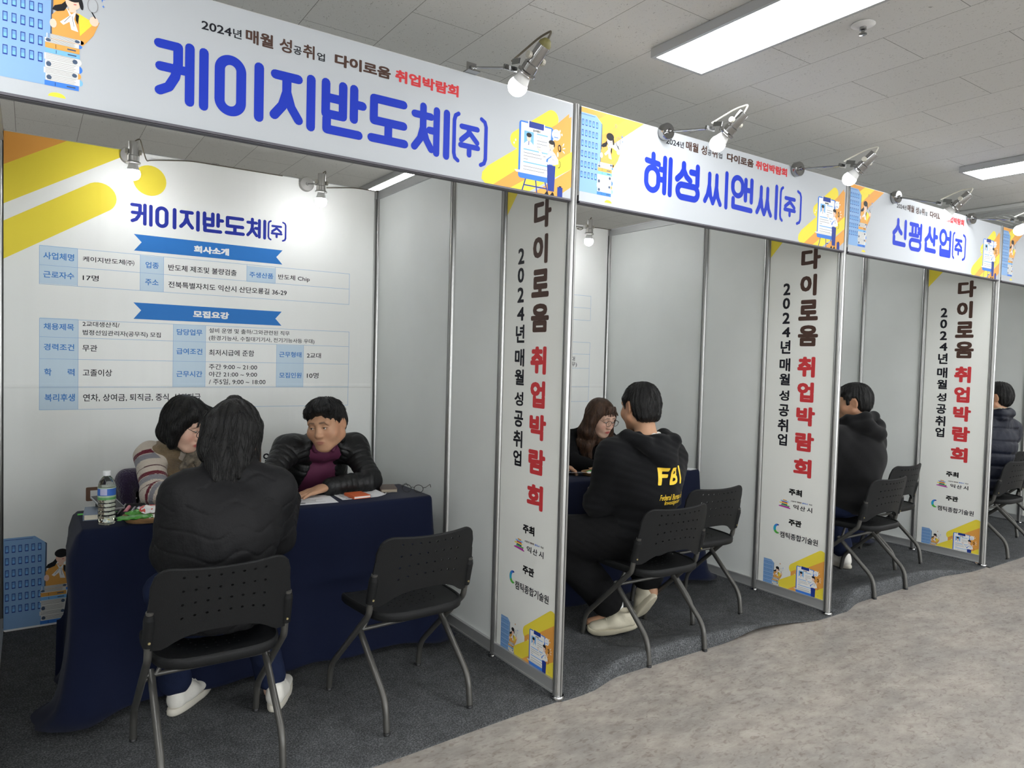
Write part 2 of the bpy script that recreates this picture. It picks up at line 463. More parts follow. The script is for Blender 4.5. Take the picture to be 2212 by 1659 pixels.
# ---------------------------------------------------------------- printed fabric and stickers
def fabric_mat(name, color, fold=0.0):
    key = 'print_'+name+('_f' if fold else '')
    if key in MATS: return MATS[key]
    m = mat(key, color, rough=.55, spec=.25)
    nt = m.node_tree; b = nt.nodes['Principled BSDF']
    geo = N(nt, 'ShaderNodeNewGeometry'); sp = N(nt, 'ShaderNodeSeparateXYZ'); nt.links.new(geo.outputs['Position'], sp.inputs[0])
    if fold:
        # long soft vertical folds and one pressed crease across the sheet
        mp = N(nt, 'ShaderNodeMapping'); mp.inputs['Scale'].default_value = (7, 1, .35); nt.links.new(geo.outputs['Position'], mp.inputs[0])
        n = N(nt, 'ShaderNodeTexNoise'); n.inputs['Scale'].default_value = 1; n.inputs['Detail'].default_value = 2; nt.links.new(mp.outputs[0], n.inputs['Vector'])
        cr = N(nt, 'ShaderNodeValToRGB'); cr.color_ramp.interpolation = 'EASE'; e = cr.color_ramp.elements
        e[0].position = .488; e[0].color = (0, 0, 0, 1); e[1].position = .5; e[1].color = (0, 0, 0, 1)
        k = e.new(.494); k.color = (1, 1, 1, 1)
        mr = N(nt, 'ShaderNodeMapRange'); mr.inputs['From Min'].default_value = 0; mr.inputs['From Max'].default_value = 2.5; nt.links.new(sp.outputs['Z'], mr.inputs[0]); nt.links.new(mr.outputs[0], cr.inputs[0])
        c2 = N(nt, 'ShaderNodeValToRGB'); e = c2.color_ramp.elements
        e[0].position = .5; e[0].color = (0, 0, 0, 1); e[1].position = .501; e[1].color = (0, 0, 0, 1)
        mx = N(nt, 'ShaderNodeMath', operation='MULTIPLY_ADD'); mx.inputs[1].default_value = .30
        nt.links.new(cr.outputs[0], mx.inputs[0]); nt.links.new(n.outputs['Fac'], mx.inputs[2])
        bp = N(nt, 'ShaderNodeBump'); bp.inputs['Strength'].default_value = .55; bp.inputs['Distance'].default_value = .02
        nt.links.new(mx.outputs[0], bp.inputs['Height'])
    else:
        mp = N(nt, 'ShaderNodeMapping'); mp.inputs['Scale'].default_value = (2.2, 2.2, 5); nt.links.new(geo.outputs['Position'], mp.inputs[0])
        n = N(nt, 'ShaderNodeTexNoise'); n.inputs['Scale'].default_value = 1; n.inputs['Detail'].default_value = 2; nt.links.new(mp.outputs[0], n.inputs['Vector'])
        bp = N(nt, 'ShaderNodeBump'); bp.inputs['Strength'].default_value = .2; bp.inputs['Distance'].default_value = .02
        nt.links.new(n.outputs['Fac'], bp.inputs['Height'])
    nt.links.new(bp.outputs[0], b.inputs['Normal'])
    return m
PCOL = dict(white='e6e7e2', fwhite='b3b7bb', bwhite='f1f2ef', blue='1a34ad', navy='24329a', sky='84a9d4', skyd='6d9bd0', ink='17171f', brown='4a352d', red='c43a3e', orange='e2a04c', yellow='ead646',
            ribbon='2f78c4', cell='c9dcea', line='8fb4dc', head='4a86cc', skin='ecc9b4', hair='1d1d20', paper='f0efec', dblue='233a8c', mblue='3f7bd4', grey='8a8a8a', orangeb='dba052',
            lblue='79b4e8', black='101012', magenta='b03aa0', green='57b04a', teal='2f9fc0', page='d9d9d6', brown2='7a5c4c', shade='46566e', white2='f2f2f0')
_TX = {}
def text_tris(s, bold=0.0):
    key = (s, bold)
    if key in _TX: return _TX[key]
    cu = bpy.data.curves.new('lettering', 'FONT'); cu.body = s; cu.resolution_u = 3
    o = bpy.data.objects.new('lettering', cu); COL.objects.link(o)
    me = bpy.data.meshes.new_from_object(o.evaluated_get(bpy.context.evaluated_depsgraph_get()))
    V = np.array([v.co[:2] for v in me.vertices]).reshape(-1, 2); F = [list(p.vertices) for p in me.polygons]
    bpy.data.objects.remove(o); bpy.data.curves.remove(cu); bpy.data.meshes.remove(me)
    if bold and len(V):
        Vs = []; Fs = []
        for dx, dy in ((0, 0), (1, 0), (-1, 0), (0, 1), (0, -1), (.8, .8), (-.8, .8), (.8, -.8), (-.8, -.8)):
            o = len(Vs)*len(V); Vs.append(V+np.array([dx, dy])*bold); Fs += [[i+o for i in f] for f in F]
        V = np.concatenate(Vs); F = Fs
    _TX[key] = (V, F); return V, F
def clip_poly(P, clip):
    x0, z0, x1, z1 = clip
    for ax, v, s in ((0, x0, 1), (0, x1, -1), (1, z0, 1), (1, z1, -1)):
        out = []
        for i in range(len(P)):
            a, b = P[i-1], P[i]; da, db = s*(a[ax]-v), s*(b[ax]-v)
            if (da >= 0) != (db >= 0):
                t = da/(da-db); out.append((a[0]+t*(b[0]-a[0]), a[1]+t*(b[1]-a[1])))
            if db >= 0: out.append(b)
        P = out
        if len(P) < 3: return []
    return P
class Print:
    """flat artwork on a sheet: origin O, axes U (to the right) and z up, N towards the reader"""
    LAY = .00016
    def __init__(s, O, U, Nn, clip, fold=0, T=None):
        s.O = Vector(O); s.U = Vector(U); s.N = Vector(Nn); s.clip = clip; s.fold = fold
        s.v = []; s.f = []; s.m = []; s.mats = []; s.T = T or (lambda p: p)
        s.n = 1
    def mi(s, c):
        m = fabric_mat(c, PCOL[c], s.fold)
        if m not in s.mats: s.mats.append(m)
        return s.mats.index(m)
    def pt(s, p, d): return tuple(s.O+s.U*p[0]+Vector((0, 0, p[1]))+s.N*d)
    def tri(s, V, F, c, lay):
        # inks of one layer are stacked a few micrometres apart, so that overlapping strokes never share a plane
        s.n += 1; d = lay*s.LAY+(s.n % 22)*7e-6
        o = len(s.v); s.v += [s.pt(p, d) for p in V]; k = s.mi(c)
        for f in F: s.f.append([i+o for i in f]); s.m.append(k)
    def poly(s, P, c, lay=1, clip=None):
        P = [s.T(p) for p in P]
        P = clip_poly(P, clip or s.clip)
        if not P: return
        F = tessellate_polygon([[Vector((p[0], p[1], 0)) for p in P]])
        s.tri(P, F, c, lay)
    def rect(s, x0, z0, x1, z1, c, lay=1): s.poly([(x0, z0), (x1, z0), (x1, z1), (x0, z1)], c, lay)
    def ell(s, cx, cz, rx, rz, c, lay=1, n=24, a0=0, a1=360, rot=0):
        P = []
        for k in range(n+(a1-a0 < 360)):
            a = math.radians(a0+(a1-a0)*k/n); x, z = rx*math.cos(a), rz*math.sin(a)
            P.append((cx+x*math.cos(rot)-z*math.sin(rot), cz+x*math.sin(rot)+z*math.cos(rot)))
        s.poly(P, c, lay)
    def cap(s, a, b, w, c, lay=1, n=8):
        dx, dz = b[0]-a[0], b[1]-a[1]; L = math.hypot(dx, dz) or 1e-9; t = math.atan2(dz, dx); P = []
        for k in range(n+1): an = t+PI/2+PI*k/n; P.append((a[0]+w/2*math.cos(an), a[1]+w/2*math.sin(an)))
        for k in range(n+1): an = t-PI/2+PI*k/n; P.append((b[0]+w/2*math.cos(an), b[1]+w/2*math.sin(an)))
        s.poly(P, c, lay)
    def stroke(s, pts, w, c, lay=1, n=6):
        for a, b in zip(pts[:-1], pts[1:]): s.cap(a, b, w, c, lay, n)
    def text(s, t, x0, x1, z0, z1, c, bold=0, lay=4):
        V, F = text_tris(t, bold)
        if not len(V): return
        lo, hi = V.min(0), V.max(0)
        W = (V-lo)/(np.maximum(hi-lo, 1e-6))
        Q = [s.T((x0+w[0]*(x1-x0), z0+w[1]*(z1-z0))) for w in W]
        if not bold: s.tri(Q, F, c, lay); return
        nv, nf = len(V)//9, len(F)//9
        for k in range(9): s.tri(Q[k*nv:(k+1)*nv], [[i-k*nv for i in f] for f in F[k*nf:(k+1)*nf]], c, lay)
    def sheet(s, x0, z0, x1, z1, c='white', th=.003):
        # the cloth itself, a thin slab behind the artwork
        k = s.mi(c); o = len(s.v)
        for d in (0, -th):
            for p in ((x0, z0), (x1, z0), (x1, z1), (x0, z1)): s.v.append(tuple(s.O+s.U*p[0]+Vector((0, 0, p[1]))+s.N*d))
        for f in ([0, 1, 2, 3], [7, 6, 5, 4], [0, 4, 5, 1], [1, 5, 6, 2], [2, 6, 7, 3], [3, 7, 4, 0]): s.f.append([i+o for i in f]); s.m.append(k)
    def build(s, name, parent=None):
        me = bpy.data.meshes.new(name); me.from_pydata(s.v, [], s.f)
        for m in s.mats: me.materials.append(m)
        me.polygons.foreach_set('material_index', s.m); me.update()
        return link(name, me, parent)

# rounded sign lettering drawn with strokes: paths in a 0..1 box; ('O',cx,cz,rx,rz) is a ring
GL = {
 '케': [[(0, .96), (.42, .96), (.42, .66), (.36, .42), (.22, .22), (.02, .13)], [(.03, .56), (.66, .56)], [(.68, 1), (.68, .02)], [(1, .98), (1, 0)]],
 '이': [('O', .27, .5, .27, .5), [(1, 1), (1, 0)]],
 '지': [[(.02, .93), (.64, .93)], [(.33, .93), (.33, .60), (.22, .32), (0, .10)], [(.33, .62), (.45, .32), (.66, .08)], [(1, 1), (1, 0)]],
 '반': [[(0, 1), (0, .36), (.46, .36), (.46, 1)], [(0, .70), (.46, .70)], [(.76, 1), (.76, .36)], [(.76, .68), (1, .68)], [(.03, .26), (.03, .04), (.90, .04)]],
 '도': [[(.95, .96), (.06, .96), (.06, .46), (.96, .46)], [(.5, .40), (.5, .05)], [(0, .05), (1, .05)]],
 '체': [[(.26, 1), (.26, .82)], [(0, .80), (.50, .80)], [(.26, .80), (.26, .52), (.18, .28), (0, .08)], [(.26, .52), (.36, .28), (.52, .08)], [(.46, .5), (.68, .5)], [(.68, .97), (.68, .02)], [(1, .97), (1, 0)]],
 '(': [[(1, 1), (.35, .95), (.1, .85), (.1, .15), (.35, .05), (1, 0)]],
 ')': [[(0, 1), (.65, .95), (.9, .85), (.9, .15), (.65, .05), (0, 0)]],
 '주': [[(.05, 1), (.95, 1)], [(.5, 1), (.45, .78), (.04, .5)], [(.5, .82), (.95, .5)], [(0, .31), (1, .31)], [(.5, .31), (.5, 0)]],
 '혜': [[(.27, 1), (.27, .83)], [(0, .81), (.50, .77)], ('O', .25, .33, .25, .31), [(.58, .64), (.76, .64)], [(.58, .36), (.76, .36)], [(.76, .97), (.76, .02)], [(1, .97), (1, 0)]],
 '성': [[(.29, .97), (.29, .80), (.18, .64), (0, .50)], [(.29, .8), (.42, .62), (.60, .52)], [(.63, .78), (.93, .78)], [(.93, .97), (.93, .44)], ('R', .5, .18, .46, .18)],
 '씨': [[(.19, .86), (.19, .55), (.12, .26), (0, .06)], [(.2, .5), (.26, .22), (.37, .04)], [(.53, .86), (.53, .55), (.47, .26), (.37, .04)], [(.53, .5), (.60, .22), (.72, .04)], [(1, 1), (1, 0)]],
 '앤': [('O', .25, .70, .25, .28), [(.66, .96), (.66, .34)], [(.66, .66), (.97, .66)], [(.97, .99), (.97, .32)], [(.04, .30), (.04, .06), (.97, .04)]],
 '신': [[(.33, 1), (.33, .78), (.2, .6), (0, .45)], [(.33, .78), (.46, .60), (.62, .5)], [(.95, 1), (.95, .34)], [(.04, .30), (.04, .05), (.92, .04)]],
 '평': [[(.03, .97), (.68, .97)], [(0, .55), (.72, .55)], [(.22, .97), (.22, .57)], [(.50, .97), (.50, .57)], [(.74, .84), (.97, .84)], [(.74, .68), (.97, .68)], [(.97, 1), (.97, .42)], ('R', .5, .18, .46, .18)],
 '산': [[(.33, 1), (.33, .78), (.2, .6), (0, .45)], [(.33, .78), (.44, .60), (.58, .48)], [(.76, 1), (.76, .34)], [(.76, .68), (1, .68)], [(.04, .30), (.04, .05), (.86, .04)]],
 '업': [('O', .28, .73, .28, .27), [(.62, .72), (.95, .72)], [(.95, 1), (.95, .42)], [(.06, .33), (.06, .02), (.95, .02), (.95, .33)], [(.06, .18), (.95, .18)]],
}
def glyph(pr, ch, x0, x1, z0, z1, w, c, lay=4):
    h = w/2
    mp = lambda p: (x0+h+p[0]*(x1-x0-w), z0+h+p[1]*(z1-z0-w))
    for st in GL[ch]:
        if st[0] == 'O' or st[0] == 'R':
            _, cx, cz, rx, rz = st
            C = mp((cx, cz)); RX = rx*(x1-x0-w); RZ = rz*(z1-z0-w); r = min(RX, RZ); n = 12; P = []
            for k in range(4*n):
                a = 2*PI*(k+.5)/(4*n); P.append((C[0]+r*math.cos(a)+(RX-r)*(1 if math.cos(a) > 0 else -1), C[1]+r*math.sin(a)+(RZ-r)*(1 if math.sin(a) > 0 else -1)))
            m = len(P); V = []
            for i in range(m):
                dx, dz = P[(i+1) % m][0]-P[i-1][0], P[(i+1) % m][1]-P[i-1][1]; L = math.hypot(dx, dz) or 1; nx_, nz_ = dz/L*h, -dx/L*h
                V += [(P[i][0]+nx_, P[i][1]+nz_), (P[i][0]-nx_, P[i][1]-nz_)]
            pr.tri([pr.T(q) for q in V], [[2*i+1, 2*i, 2*((i+1) % m), 2*((i+1) % m)+1] for i in range(m)], c, lay)
        else: pr.stroke([mp(p) for p in st], w, c, lay)
def word(pr, spec, z0, z1, w, c, mapx=lambda x: x, mapz=lambda z: z):
    for it in spec:
        ch, x0, x1 = it[:3]; za = it[3] if len(it) > 3 else z0; zb = it[4] if len(it) > 4 else z1; ww = it[5] if len(it) > 5 else w
        glyph(pr, ch, mapx(x0), mapx(x1), mapz(za), mapz(zb), ww, c)

# --- artwork shared by all prints: office block, student with magnifier on books / clip board with young man
def art_office(pr, ox, oz, s=1.0, cols=6, books=True, wid=.136, hgt=.322):
    P = lambda x, z: (ox+x*s, oz+z*s)
    pr.poly([P(0, 0), P(wid-.018, 0), P(wid-.015, .13), P(wid-.004, .13), P(wid, hgt-.03), P(wid-.036, hgt), P(0, hgt)], 'sky', 2)
    pr.poly([P(wid-.014, .12), P(wid-.002, .12), P(wid, hgt-.03), P(wid-.006, hgt-.026)], 'shade', 3)
    pr.poly([P(wid-.014, .12), P(wid-.008, .12), P(wid-.004, hgt-.03), P(wid-.012, hgt-.03)], 'sky', 4)
    pr.cap(P(.004, hgt-.007), P(wid-.042, hgt-.007), .0016*s, 'dblue', 3, 2)
    for r in range(6):
        for c in range(cols):
            x, z = .006+.0190*c, hgt-.052-.0425*r
            pr.rect(*P(x, z), *P(x+.0105, z+.025), 'dblue', 3)
            pr.rect(*P(x+.0016, z+.0035), *P(x+.0089, z+.0225), 'lblue', 4)
            pr.rect(*P(x+.0016, z+.013), *P(x+.0089, z+.0225), 'skyd', 5)
    # student
    q = lambda x, z: P(x+wid, z)     # relative to the block's right side
    pr.poly([q(-.004, .124), q(.068, .124), q(.092, .158), q(.106, .196), q(.088, .206), q(.07, .186), q(.058, .205), q(.034, .214), q(.012, .208), q(-.004, .188)], 'orangeb', 3)
    pr.poly([q(.056, .208), q(.084, .196), q(.088, .184), q(.060, .148)], 'yellow', 4)
    pr.poly([q(.028, .216), q(.040, .2), q(.052, .212), q(.046, .19), q(.056, .158), q(.040, .160), q(.036, .18), q(.022, .168), q(.014, .174), q(.036, .196)], 'paper', 5)
    pr.cap(q(.038, .196), q(.024, .176), .001*s, 'ink', 6, 2); pr.cap(q(.042, .196), q(.046, .17), .001*s, 'ink', 6, 2)
    pr.poly([q(.036, .226), q(.034, .205), q(.05, .207), q(.052, .225)], 'skin', 5)
    pr.ell(*P(wid+.044, .234), .0175*s, .020*s, 'skin', 6, 18)
    pr.ell(*P(wid+.044, .250), .021*s, .016*s, 'hair', 7, 18)
    pr.ell(*P(wid+.062, .236), .005*s, .018*s, 'hair', 7, 12, rot=.2)
    pr.poly([q(.028, .234), q(.018, .222), q(.002, .214), q(-.004, .202), q(.008, .2), q(.024, .206), q(.032, .222)], 'hair', 5)
    pr.poly([q(.050, .206), q(.058, .202), q(.055, .178), q(.050, .188)], 'hair', 6)
    pr.cap(q(.046, .228), q(.051, .229), .002*s, 'red', 8, 3)
    pr.ell(*P(wid-.001, .166), .008*s, .012*s, 'skin', 6, 10); pr.ell(*P(wid+.093, .196), .011*s, .013*s, 'skin', 6, 10)
    for k in range(20):
        a, b = 2*PI*k/20, 2*PI*(k+1)/20
        pr.cap(P(wid+.090+.012*math.cos(a), .238+.019*math.sin(a)), P(wid+.090+.012*math.cos(b), .238+.019*math.sin(b)), .0018*s, 'grey', 6, 2)
    pr.cap(q(.088, .219), q(.096, .206), .0032*s, 'ink', 7, 3)
    for cx, cz, r in ((.112, .262, .008), (.115, .243, .004)):
        pr.poly([q(cx-r, cz), q(cx-r*.2, cz+r*.25), q(cx, cz+r*1.2), q(cx+r*.2, cz+r*.25), q(cx+r, cz), q(cx+r*.2, cz-r*.25), q(cx, cz-r*1.2), q(cx-r*.2, cz-r*.25)], 'mblue', 5)
    pr.ell(*P(wid+.075, .302), .006*s, .008*s, 'grey', 5, 10); pr.ell(*P(wid+.075, .302), .0045*s, .0065*s, 'orange', 6, 10)
    # books
    z = 0.0
    st = [('mblue', .014, 1), ('page', .018, 0), ('page', .016, 0), ('page', .020, 0), ('page', .018, 0), ('lblue', .013, 1), ('orangeb', .015, 1), ('page', .012, 0), ('page', .012, 0)]
    for i, (c, h, cov) in enumerate(st):
        dx = [0, .002, -.002, .001, -.001, .002, .001, .0, .004][i]
        pr.rect(*q(-.020+dx, z), *q(.058+dx, z+h-.001), c, 4)
        if cov:
            pr.cap(q(.004+dx, z+.002), q(.004+dx, z+h-.003), .001*s, 'ink', 5, 2); pr.rect(*q(.03+dx, z+h*.35), *q(.05+dx, z+h*.6), 'shade', 5)
        else:
            for k in range(4): pr.cap(q(-.016+dx, z+h*(.16+.22*k)), q(.046+dx+.003*(k % 2), z+h*(.16+.22*k)), .0010*s, 'grey', 5, 2)
            pr.ell(*q(.058+dx, z+h*.45), .0075*s, h*.48*s, ['mblue', 'lblue', 'orangeb', 'mblue', 'page', 0, 0, 'mblue', 'mblue'][i] or 'page', 3, 12)
            pr.ell(*q(-.012+dx if i % 2 else .05+dx, z+h*.45), .006*s, h*.34*s, 'shade', 6, 10)
        z += h
def art_board(pr, ox, oz, s=1.0, low=True):
    # origin: lower left corner of the clip board
    P = lambda x, z: (ox+x*s, oz+z*s)
    for a, b in (((.036, .0), (.020, -.05)), ((.085, 0), (.092, -.05)), ((.131, 0), (.146, -.042))): pr.cap(P(*a), P(*b), .0055*s, 'dblue', 2, 3)
    pr.cap(P(.032, -.024), P(.141, -.024), .005*s, 'dblue', 2, 3)
    r = .012
    def rr(x0, z0, x1, z1, c, lay, r=r):
        Q = []
        for cx, cz, a0 in ((x1-r, z1-r, 0), (x0+r, z1-r, 90), (x0+r, z0+r, 180), (x1-r, z0+r, 270)):
            for k in range(5): a = math.radians(a0+22.5*k); Q.append(P(cx+r*math.cos(a), cz+r*math.sin(a)))
        pr.poly(Q, c, lay)
    rr(0, 0, .166, .220, 'mblue', 3)
    pr.poly([P(.009, .03), P(.146, .03), P(.155, .214), P(.009, .214)], 'paper', 4)
    rr(.046, .2, .118, .224, 'dblue', 5, .003); pr.rect(*P(.042, .202), *P(.0465, .226), 'paper', 5); pr.rect(*P(.118, .198), *P(.1225, .224), 'paper', 5)
    pr.text('입사지원서', P(.066, 0)[0], P(.1, 0)[0], P(0, .187)[1], P(0, .196)[1], 'black', .05, 6)
    pr.rect(*P(.024, .128), *P(.070, .184), 'lblue', 5)
    pr.poly([P(.024, .128), P(.070, .128), P(.068, .136), P(.056, .146), P(.038, .146), P(.026, .136)], 'paper', 6)
    pr.ell(*P(.047, .158), .010*s, .014*s, 'skin', 6, 14); pr.ell(*P(.047, .17), .0125*s, .009*s, 'hair', 7, 14); pr.cap(P(.047, .145), P(.046, .132), .003*s, 'dblue', 7, 3)
    pr.cap(P(.086, .181), P(.137, .181), .005*s, 'lblue', 5, 2)
    for x in (.086, .096, .106): pr.cap(P(x, .170), P(x+.003, .170), .002*s, 'grey', 5, 2)
    for z, x1 in ((.156, .136), (.144, .136), (.132, .105)): pr.cap(P(.086, z), P(x1, z), .0018*s, 'shade', 5, 2)
    pr.cap(P(.024, .113), P(.14, .113), .005*s, 'lblue', 5, 2); pr.cap(P(.024, .064), P(.14, .064), .005*s, 'lblue', 5, 2)
    for z, x1 in ((.100, .136), (.088, .13), (.076, .045), (.048, .138), (.036, .126)): pr.cap(P(.024, z), P(x1, z), .0018*s, 'shade', 5, 2)
    pr.poly([P(-.018, .028), P(-.010, .020), P(.14, .020), P(.14, .036), P(.01, .03)], 'page', 6)
    # young man
    pr.poly([P(.138, .072), P(.180, .072), P(.176, -.03), P(.145, -.03)], 'dblue', 8)
    pr.poly([P(.138, .074), P(.180, .076), P(.176, .12), P(.168, .127), P(.148, .128), P(.138, .112), P(.126, .09), P(.104, .122), P(.094, .116), P(.118, .078), P(.132, .082)], 'paper', 9)
    pr.poly([P(.176, .12), P(.192, .1), P(.194, .082), P(.18, .078)], 'paper', 9)
    pr.poly([P(.158, .128), P(.156, .108), P(.134, .092), P(.132, .082), P(.14, .08), P(.144, .094), P(.158, .104)], 'mblue', 10)
    pr.rect(*P(.164, .094), *P(.175, .113), 'ink', 10); pr.rect(*P(.1652, .0952), *P(.1738, .1118), 'paper', 11)
    for a, b in (((.104, .122), (.126, .092)), ((.148, .128), (.138, .108)), ((.168, .127), (.174, .119))): pr.cap(P(*a), P(*b), .0009*s, 'ink', 10, 2)
    pr.poly([P(.1, .126), P(.084, .128), (P(.092, .122)), P(.096, .116), P(.105, .12)], 'skin', 9)
    pr.poly([P(.152, .14), P(.166, .14), P(.164, .126), P(.153, .126)], 'skin', 9)
    pr.ell(*P(.159, .148), .0125*s, .016*s, 'skin', 10, 14); pr.ell(*P(.158, .162), .015*s, .009*s, 'hair', 11, 14); pr.ell(*P(.171, .154), .0035*s, .010*s, 'hair', 11, 10)
    pr.cap(P(.157, .1405), P(.162, .1405), .001*s, 'red', 11, 2)
    for sx in (-.006, .022): pr.poly([P(.134+sx, -.047), P(.156+sx, -.047), P(.152+sx, -.036), P(.146+sx, -.032)], 'black', 8)
    pr.ell(*P(.190, .12), .005*s, .011*s, 'skin', 9, 10)
    pr.ell(*P(.199, .146), .008*s, .015*s, 'hair', 10, 14, rot=.15); pr.ell(*P(.197, .146), .004*s, .009*s, 'orangeb', 11, 10, rot=.15)
    for a, b in (((.215, .158), (.220, .168)), ((.217, .148), (.226, .151)), ((.216, .138), (.224, .132))): pr.cap(P(*a), P(*b), .004*s, 'paper', 5, 2)
    for k in range(9):
        a0, a1 = -1.9+k*.35, -1.9+(k+1)*.35; pr.cap(P(.196+.008*math.cos(a0), .082+.014*math.sin(a0)), P(.196+.008*math.cos(a1), .082+.014*math.sin(a1)), .002*s, 'ink', 9, 2)
    pr.ell(*P(.180, .196), .022*s, .022*s, 'paper', 6, 20); pr.poly([P(.166, .184), P(.176, .178), P(.164, .168)], 'paper', 6)
    pr.rect(*P(.171, .186), *P(.188, .206), 'lblue', 7); pr.rect(*P(.1725, .1875), *P(.1865, .2045), 'paper', 8); pr.rect(*P(.169, .184), *P(.19, .187), 'mblue', 9)
    pr.rect(*P(.193, -.05), *P(.219, -.008), 'dblue', 8); pr.rect(*P(.201, -.008), *P(.213, -.003), 'ink', 8)
    for x, z in ((-.022, .128), (.209, .202), (.199, .215), (-.045, .06), (-.015, .14), (.223, .078), (.205, .02)):
        pr.poly([P(x-.004, z), P(x, z+.006), P(x+.004, z), P(x, z-.006)], 'paper', 2)

# ---------------------------------------------------------------- fascia signs over the booth openings
F1 = [('케', -1.556, -1.409, 2.147, 2.333, .026), ('이', -1.392, -1.248, 2.147, 2.328), ('지', -1.23, -1.085, 2.150, 2.330), ('반', -1.065, -.909, 2.148, 2.332), ('도', -.905, -.753, 2.150, 2.325),
      ('체', -.743, -.589, 2.147, 2.331, .026), ('(', -.58, -.546, 2.146, 2.330, .015), ('주', -.553, -.459, 2.172, 2.290, .020), (')', -.463, -.425, 2.146, 2.330, .015)]
F2 = [('혜', .386, .561, 2.182, 2.367, .026), ('성', .578, .753, 2.181, 2.365), ('씨', .771, .946, 2.18, 2.364, .024), ('앤', .967, 1.141, 2.181, 2.362, .026), ('씨', 1.158, 1.335, 2.18, 2.361, .024),
      ('(', 1.349, 1.383, 2.178, 2.361, .015), ('주', 1.386, 1.491, 2.21, 2.315, .020), (')', 1.496, 1.543, 2.178, 2.361, .015)]
F3 = [('신', 2.457, 2.628, 2.174, 2.349), ('평', 2.647, 2.812, 2.169, 2.349, .025), ('산', 2.842, 3.014, 2.174, 2.348), ('업', 3.031, 3.197, 2.168, 2.352, .026), ('(', 3.207, 3.242, 2.171, 2.352, .015),
      ('주', 3.24, 3.351, 2.2, 2.31, .020), (')', 3.352, 3.402, 2.171, 2.351, .015)]
# head line: (text, x0, x1, z0, z1, colour, bold) relative to the first sign
HL = [('2024', -1.430, -1.345, 2.384, 2.409, 'ink', .018), ('년', -1.341, -1.316, 2.383, 2.411, 'ink', .018), ('매월', -1.304, -1.221, 2.379, 2.421, 'brown', .03), ('성', -1.202, -1.163, 2.379, 2.422, 'brown', .025),
      ('공', -1.158, -1.132, 2.382, 2.408, 'ink', .02), ('취', -1.128, -1.090, 2.379, 2.422, 'brown', .025), ('업', -1.082, -1.056, 2.382, 2.407, 'ink', .02),
      ('다이로움', -1.023, -.824, 2.379, 2.419, 'brown', .045), ('취업박람회', -.808, -.556, 2.379, 2.421, 'red', .045)]
def headline(pr, dx=0, dz=0, sx=1, x0=-1.43):
    for t, a, b, c, d, col, bo in HL:
        pr.text(t, x0+(a+1.43)*sx+dx, x0+(b+1.43)*sx+dx, c+dz, d+dz, col, bo)
def fascia(xl, words, label, hl, adx=.001):
    t = thing('fascia_sign', label, 'sign', (0, 0, 0), 0, 'printed name signs over the booths')
    xa, xb = xl+.022, xl+1.948
    pr = Print((0, -.019, 0), (1, 0, 0), (0, -1, 0), (xa, 2.09, xb, 2.474))
    pr.sheet(xa, 2.09, xb, 2.474, 'fwhite')
    O = xl
    # corner stripes left
    R = lambda pts: [(O+x, z) for x, z in pts]
    pr.poly(R([(0, 2.474), (.175, 2.474), (.12, 2.444), (.0, 2.37)]), 'orange', 1)
    pr.poly(R([(.09, 2.427), (.17, 2.474), (.275, 2.474), (.136, 2.380), (.09, 2.36)]), 'yellow', 1)
    pr.poly(R([(.12, 2.37), (.136, 2.381), (.272, 2.474), (.375, 2.474), (.218, 2.367), (.12, 2.30)]), 'orange', 1)
    art_office(pr, O+adx, 2.131, 1.0)
    pr.ell(O+.181, 2.104, .020, .012, 'yellow', 2, 16, 0, 180)
    # right corner
    B = xl+1.97
    Q = lambda pts: [(B+x, z) for x, z in pts]
    pr.cap((B-.128, 2.393), (B-.292, 2.278), .066, 'yellow', 1, 14)
    pr.poly(Q([(-.042, 2.43), (-.042, 2.245), (-.32, 2.09), (-.41, 2.09), (-.27, 2.185), (-.115, 2.366)]), 'orange', 1)
    pr.poly(Q([(-.03, 2.42), (-.12, 2.365), (-.22, 2.29), (-.26, 2.2), (-.03, 2.25)]), 'orange', 1)
    pr.poly(Q([(-.296, 2.243), (-.425, 2.156), (-.447, 2.13), (-.45, 2.105), (-.43, 2.088), (-.40, 2.09), (-.27, 2.18), (-.22, 2.29)]), 'yellow', 2)
    pr.poly(Q([(-.02, 2.283), (-.23, 2.145), (-.33, 2.085), (-.24, 2.085), (-.02, 2.213)]), 'yellow', 2)
    pr.poly(Q([(-.02, 2.213), (-.215, 2.085), (-.10, 2.085), (-.02, 2.14)]), 'orange', 2)
    art_board(pr, B-.285, 2.137, 1.0)
    if words: word(pr, words, 2.147, 2.333, .029, 'blue')
    if hl: headline(pr, *hl)
    pr.build('printed_banner', t)
    b = MB(); b.box(((xa+xb)/2, -.004, 2.462), (xb-xa, .026, .03)); b.build('top_rail', M_ALUD, t)
    b = MB(); b.box(((xa+xb)/2, -.004, 2.098), (xb-xa, .026, .034)); b.box(((xa+xb)/2, -.010, 2.0865), (xb-xa, .030, .007)); b.build('bottom_rail', mat('fascia_rail', (.10, .095, .11), rough=.5, metal=.4), t)
    return t
fascia(-1.97, F1, 'nearest white fascia sign with tall blue lettering and a red and brown headline', (0, 0), .037)
fascia(0, F2, 'second fascia sign with blue lettering, partly crossed by two lamp arms', (1.944, .033, 1.018))
fascia(1.97, F3, 'third fascia sign with four big blue syllables, below a glowing lamp', (3.922, .024, .99))
fascia(3.94, None, 'fascia sign cut off by the right edge of the photo, office block print visible', None)

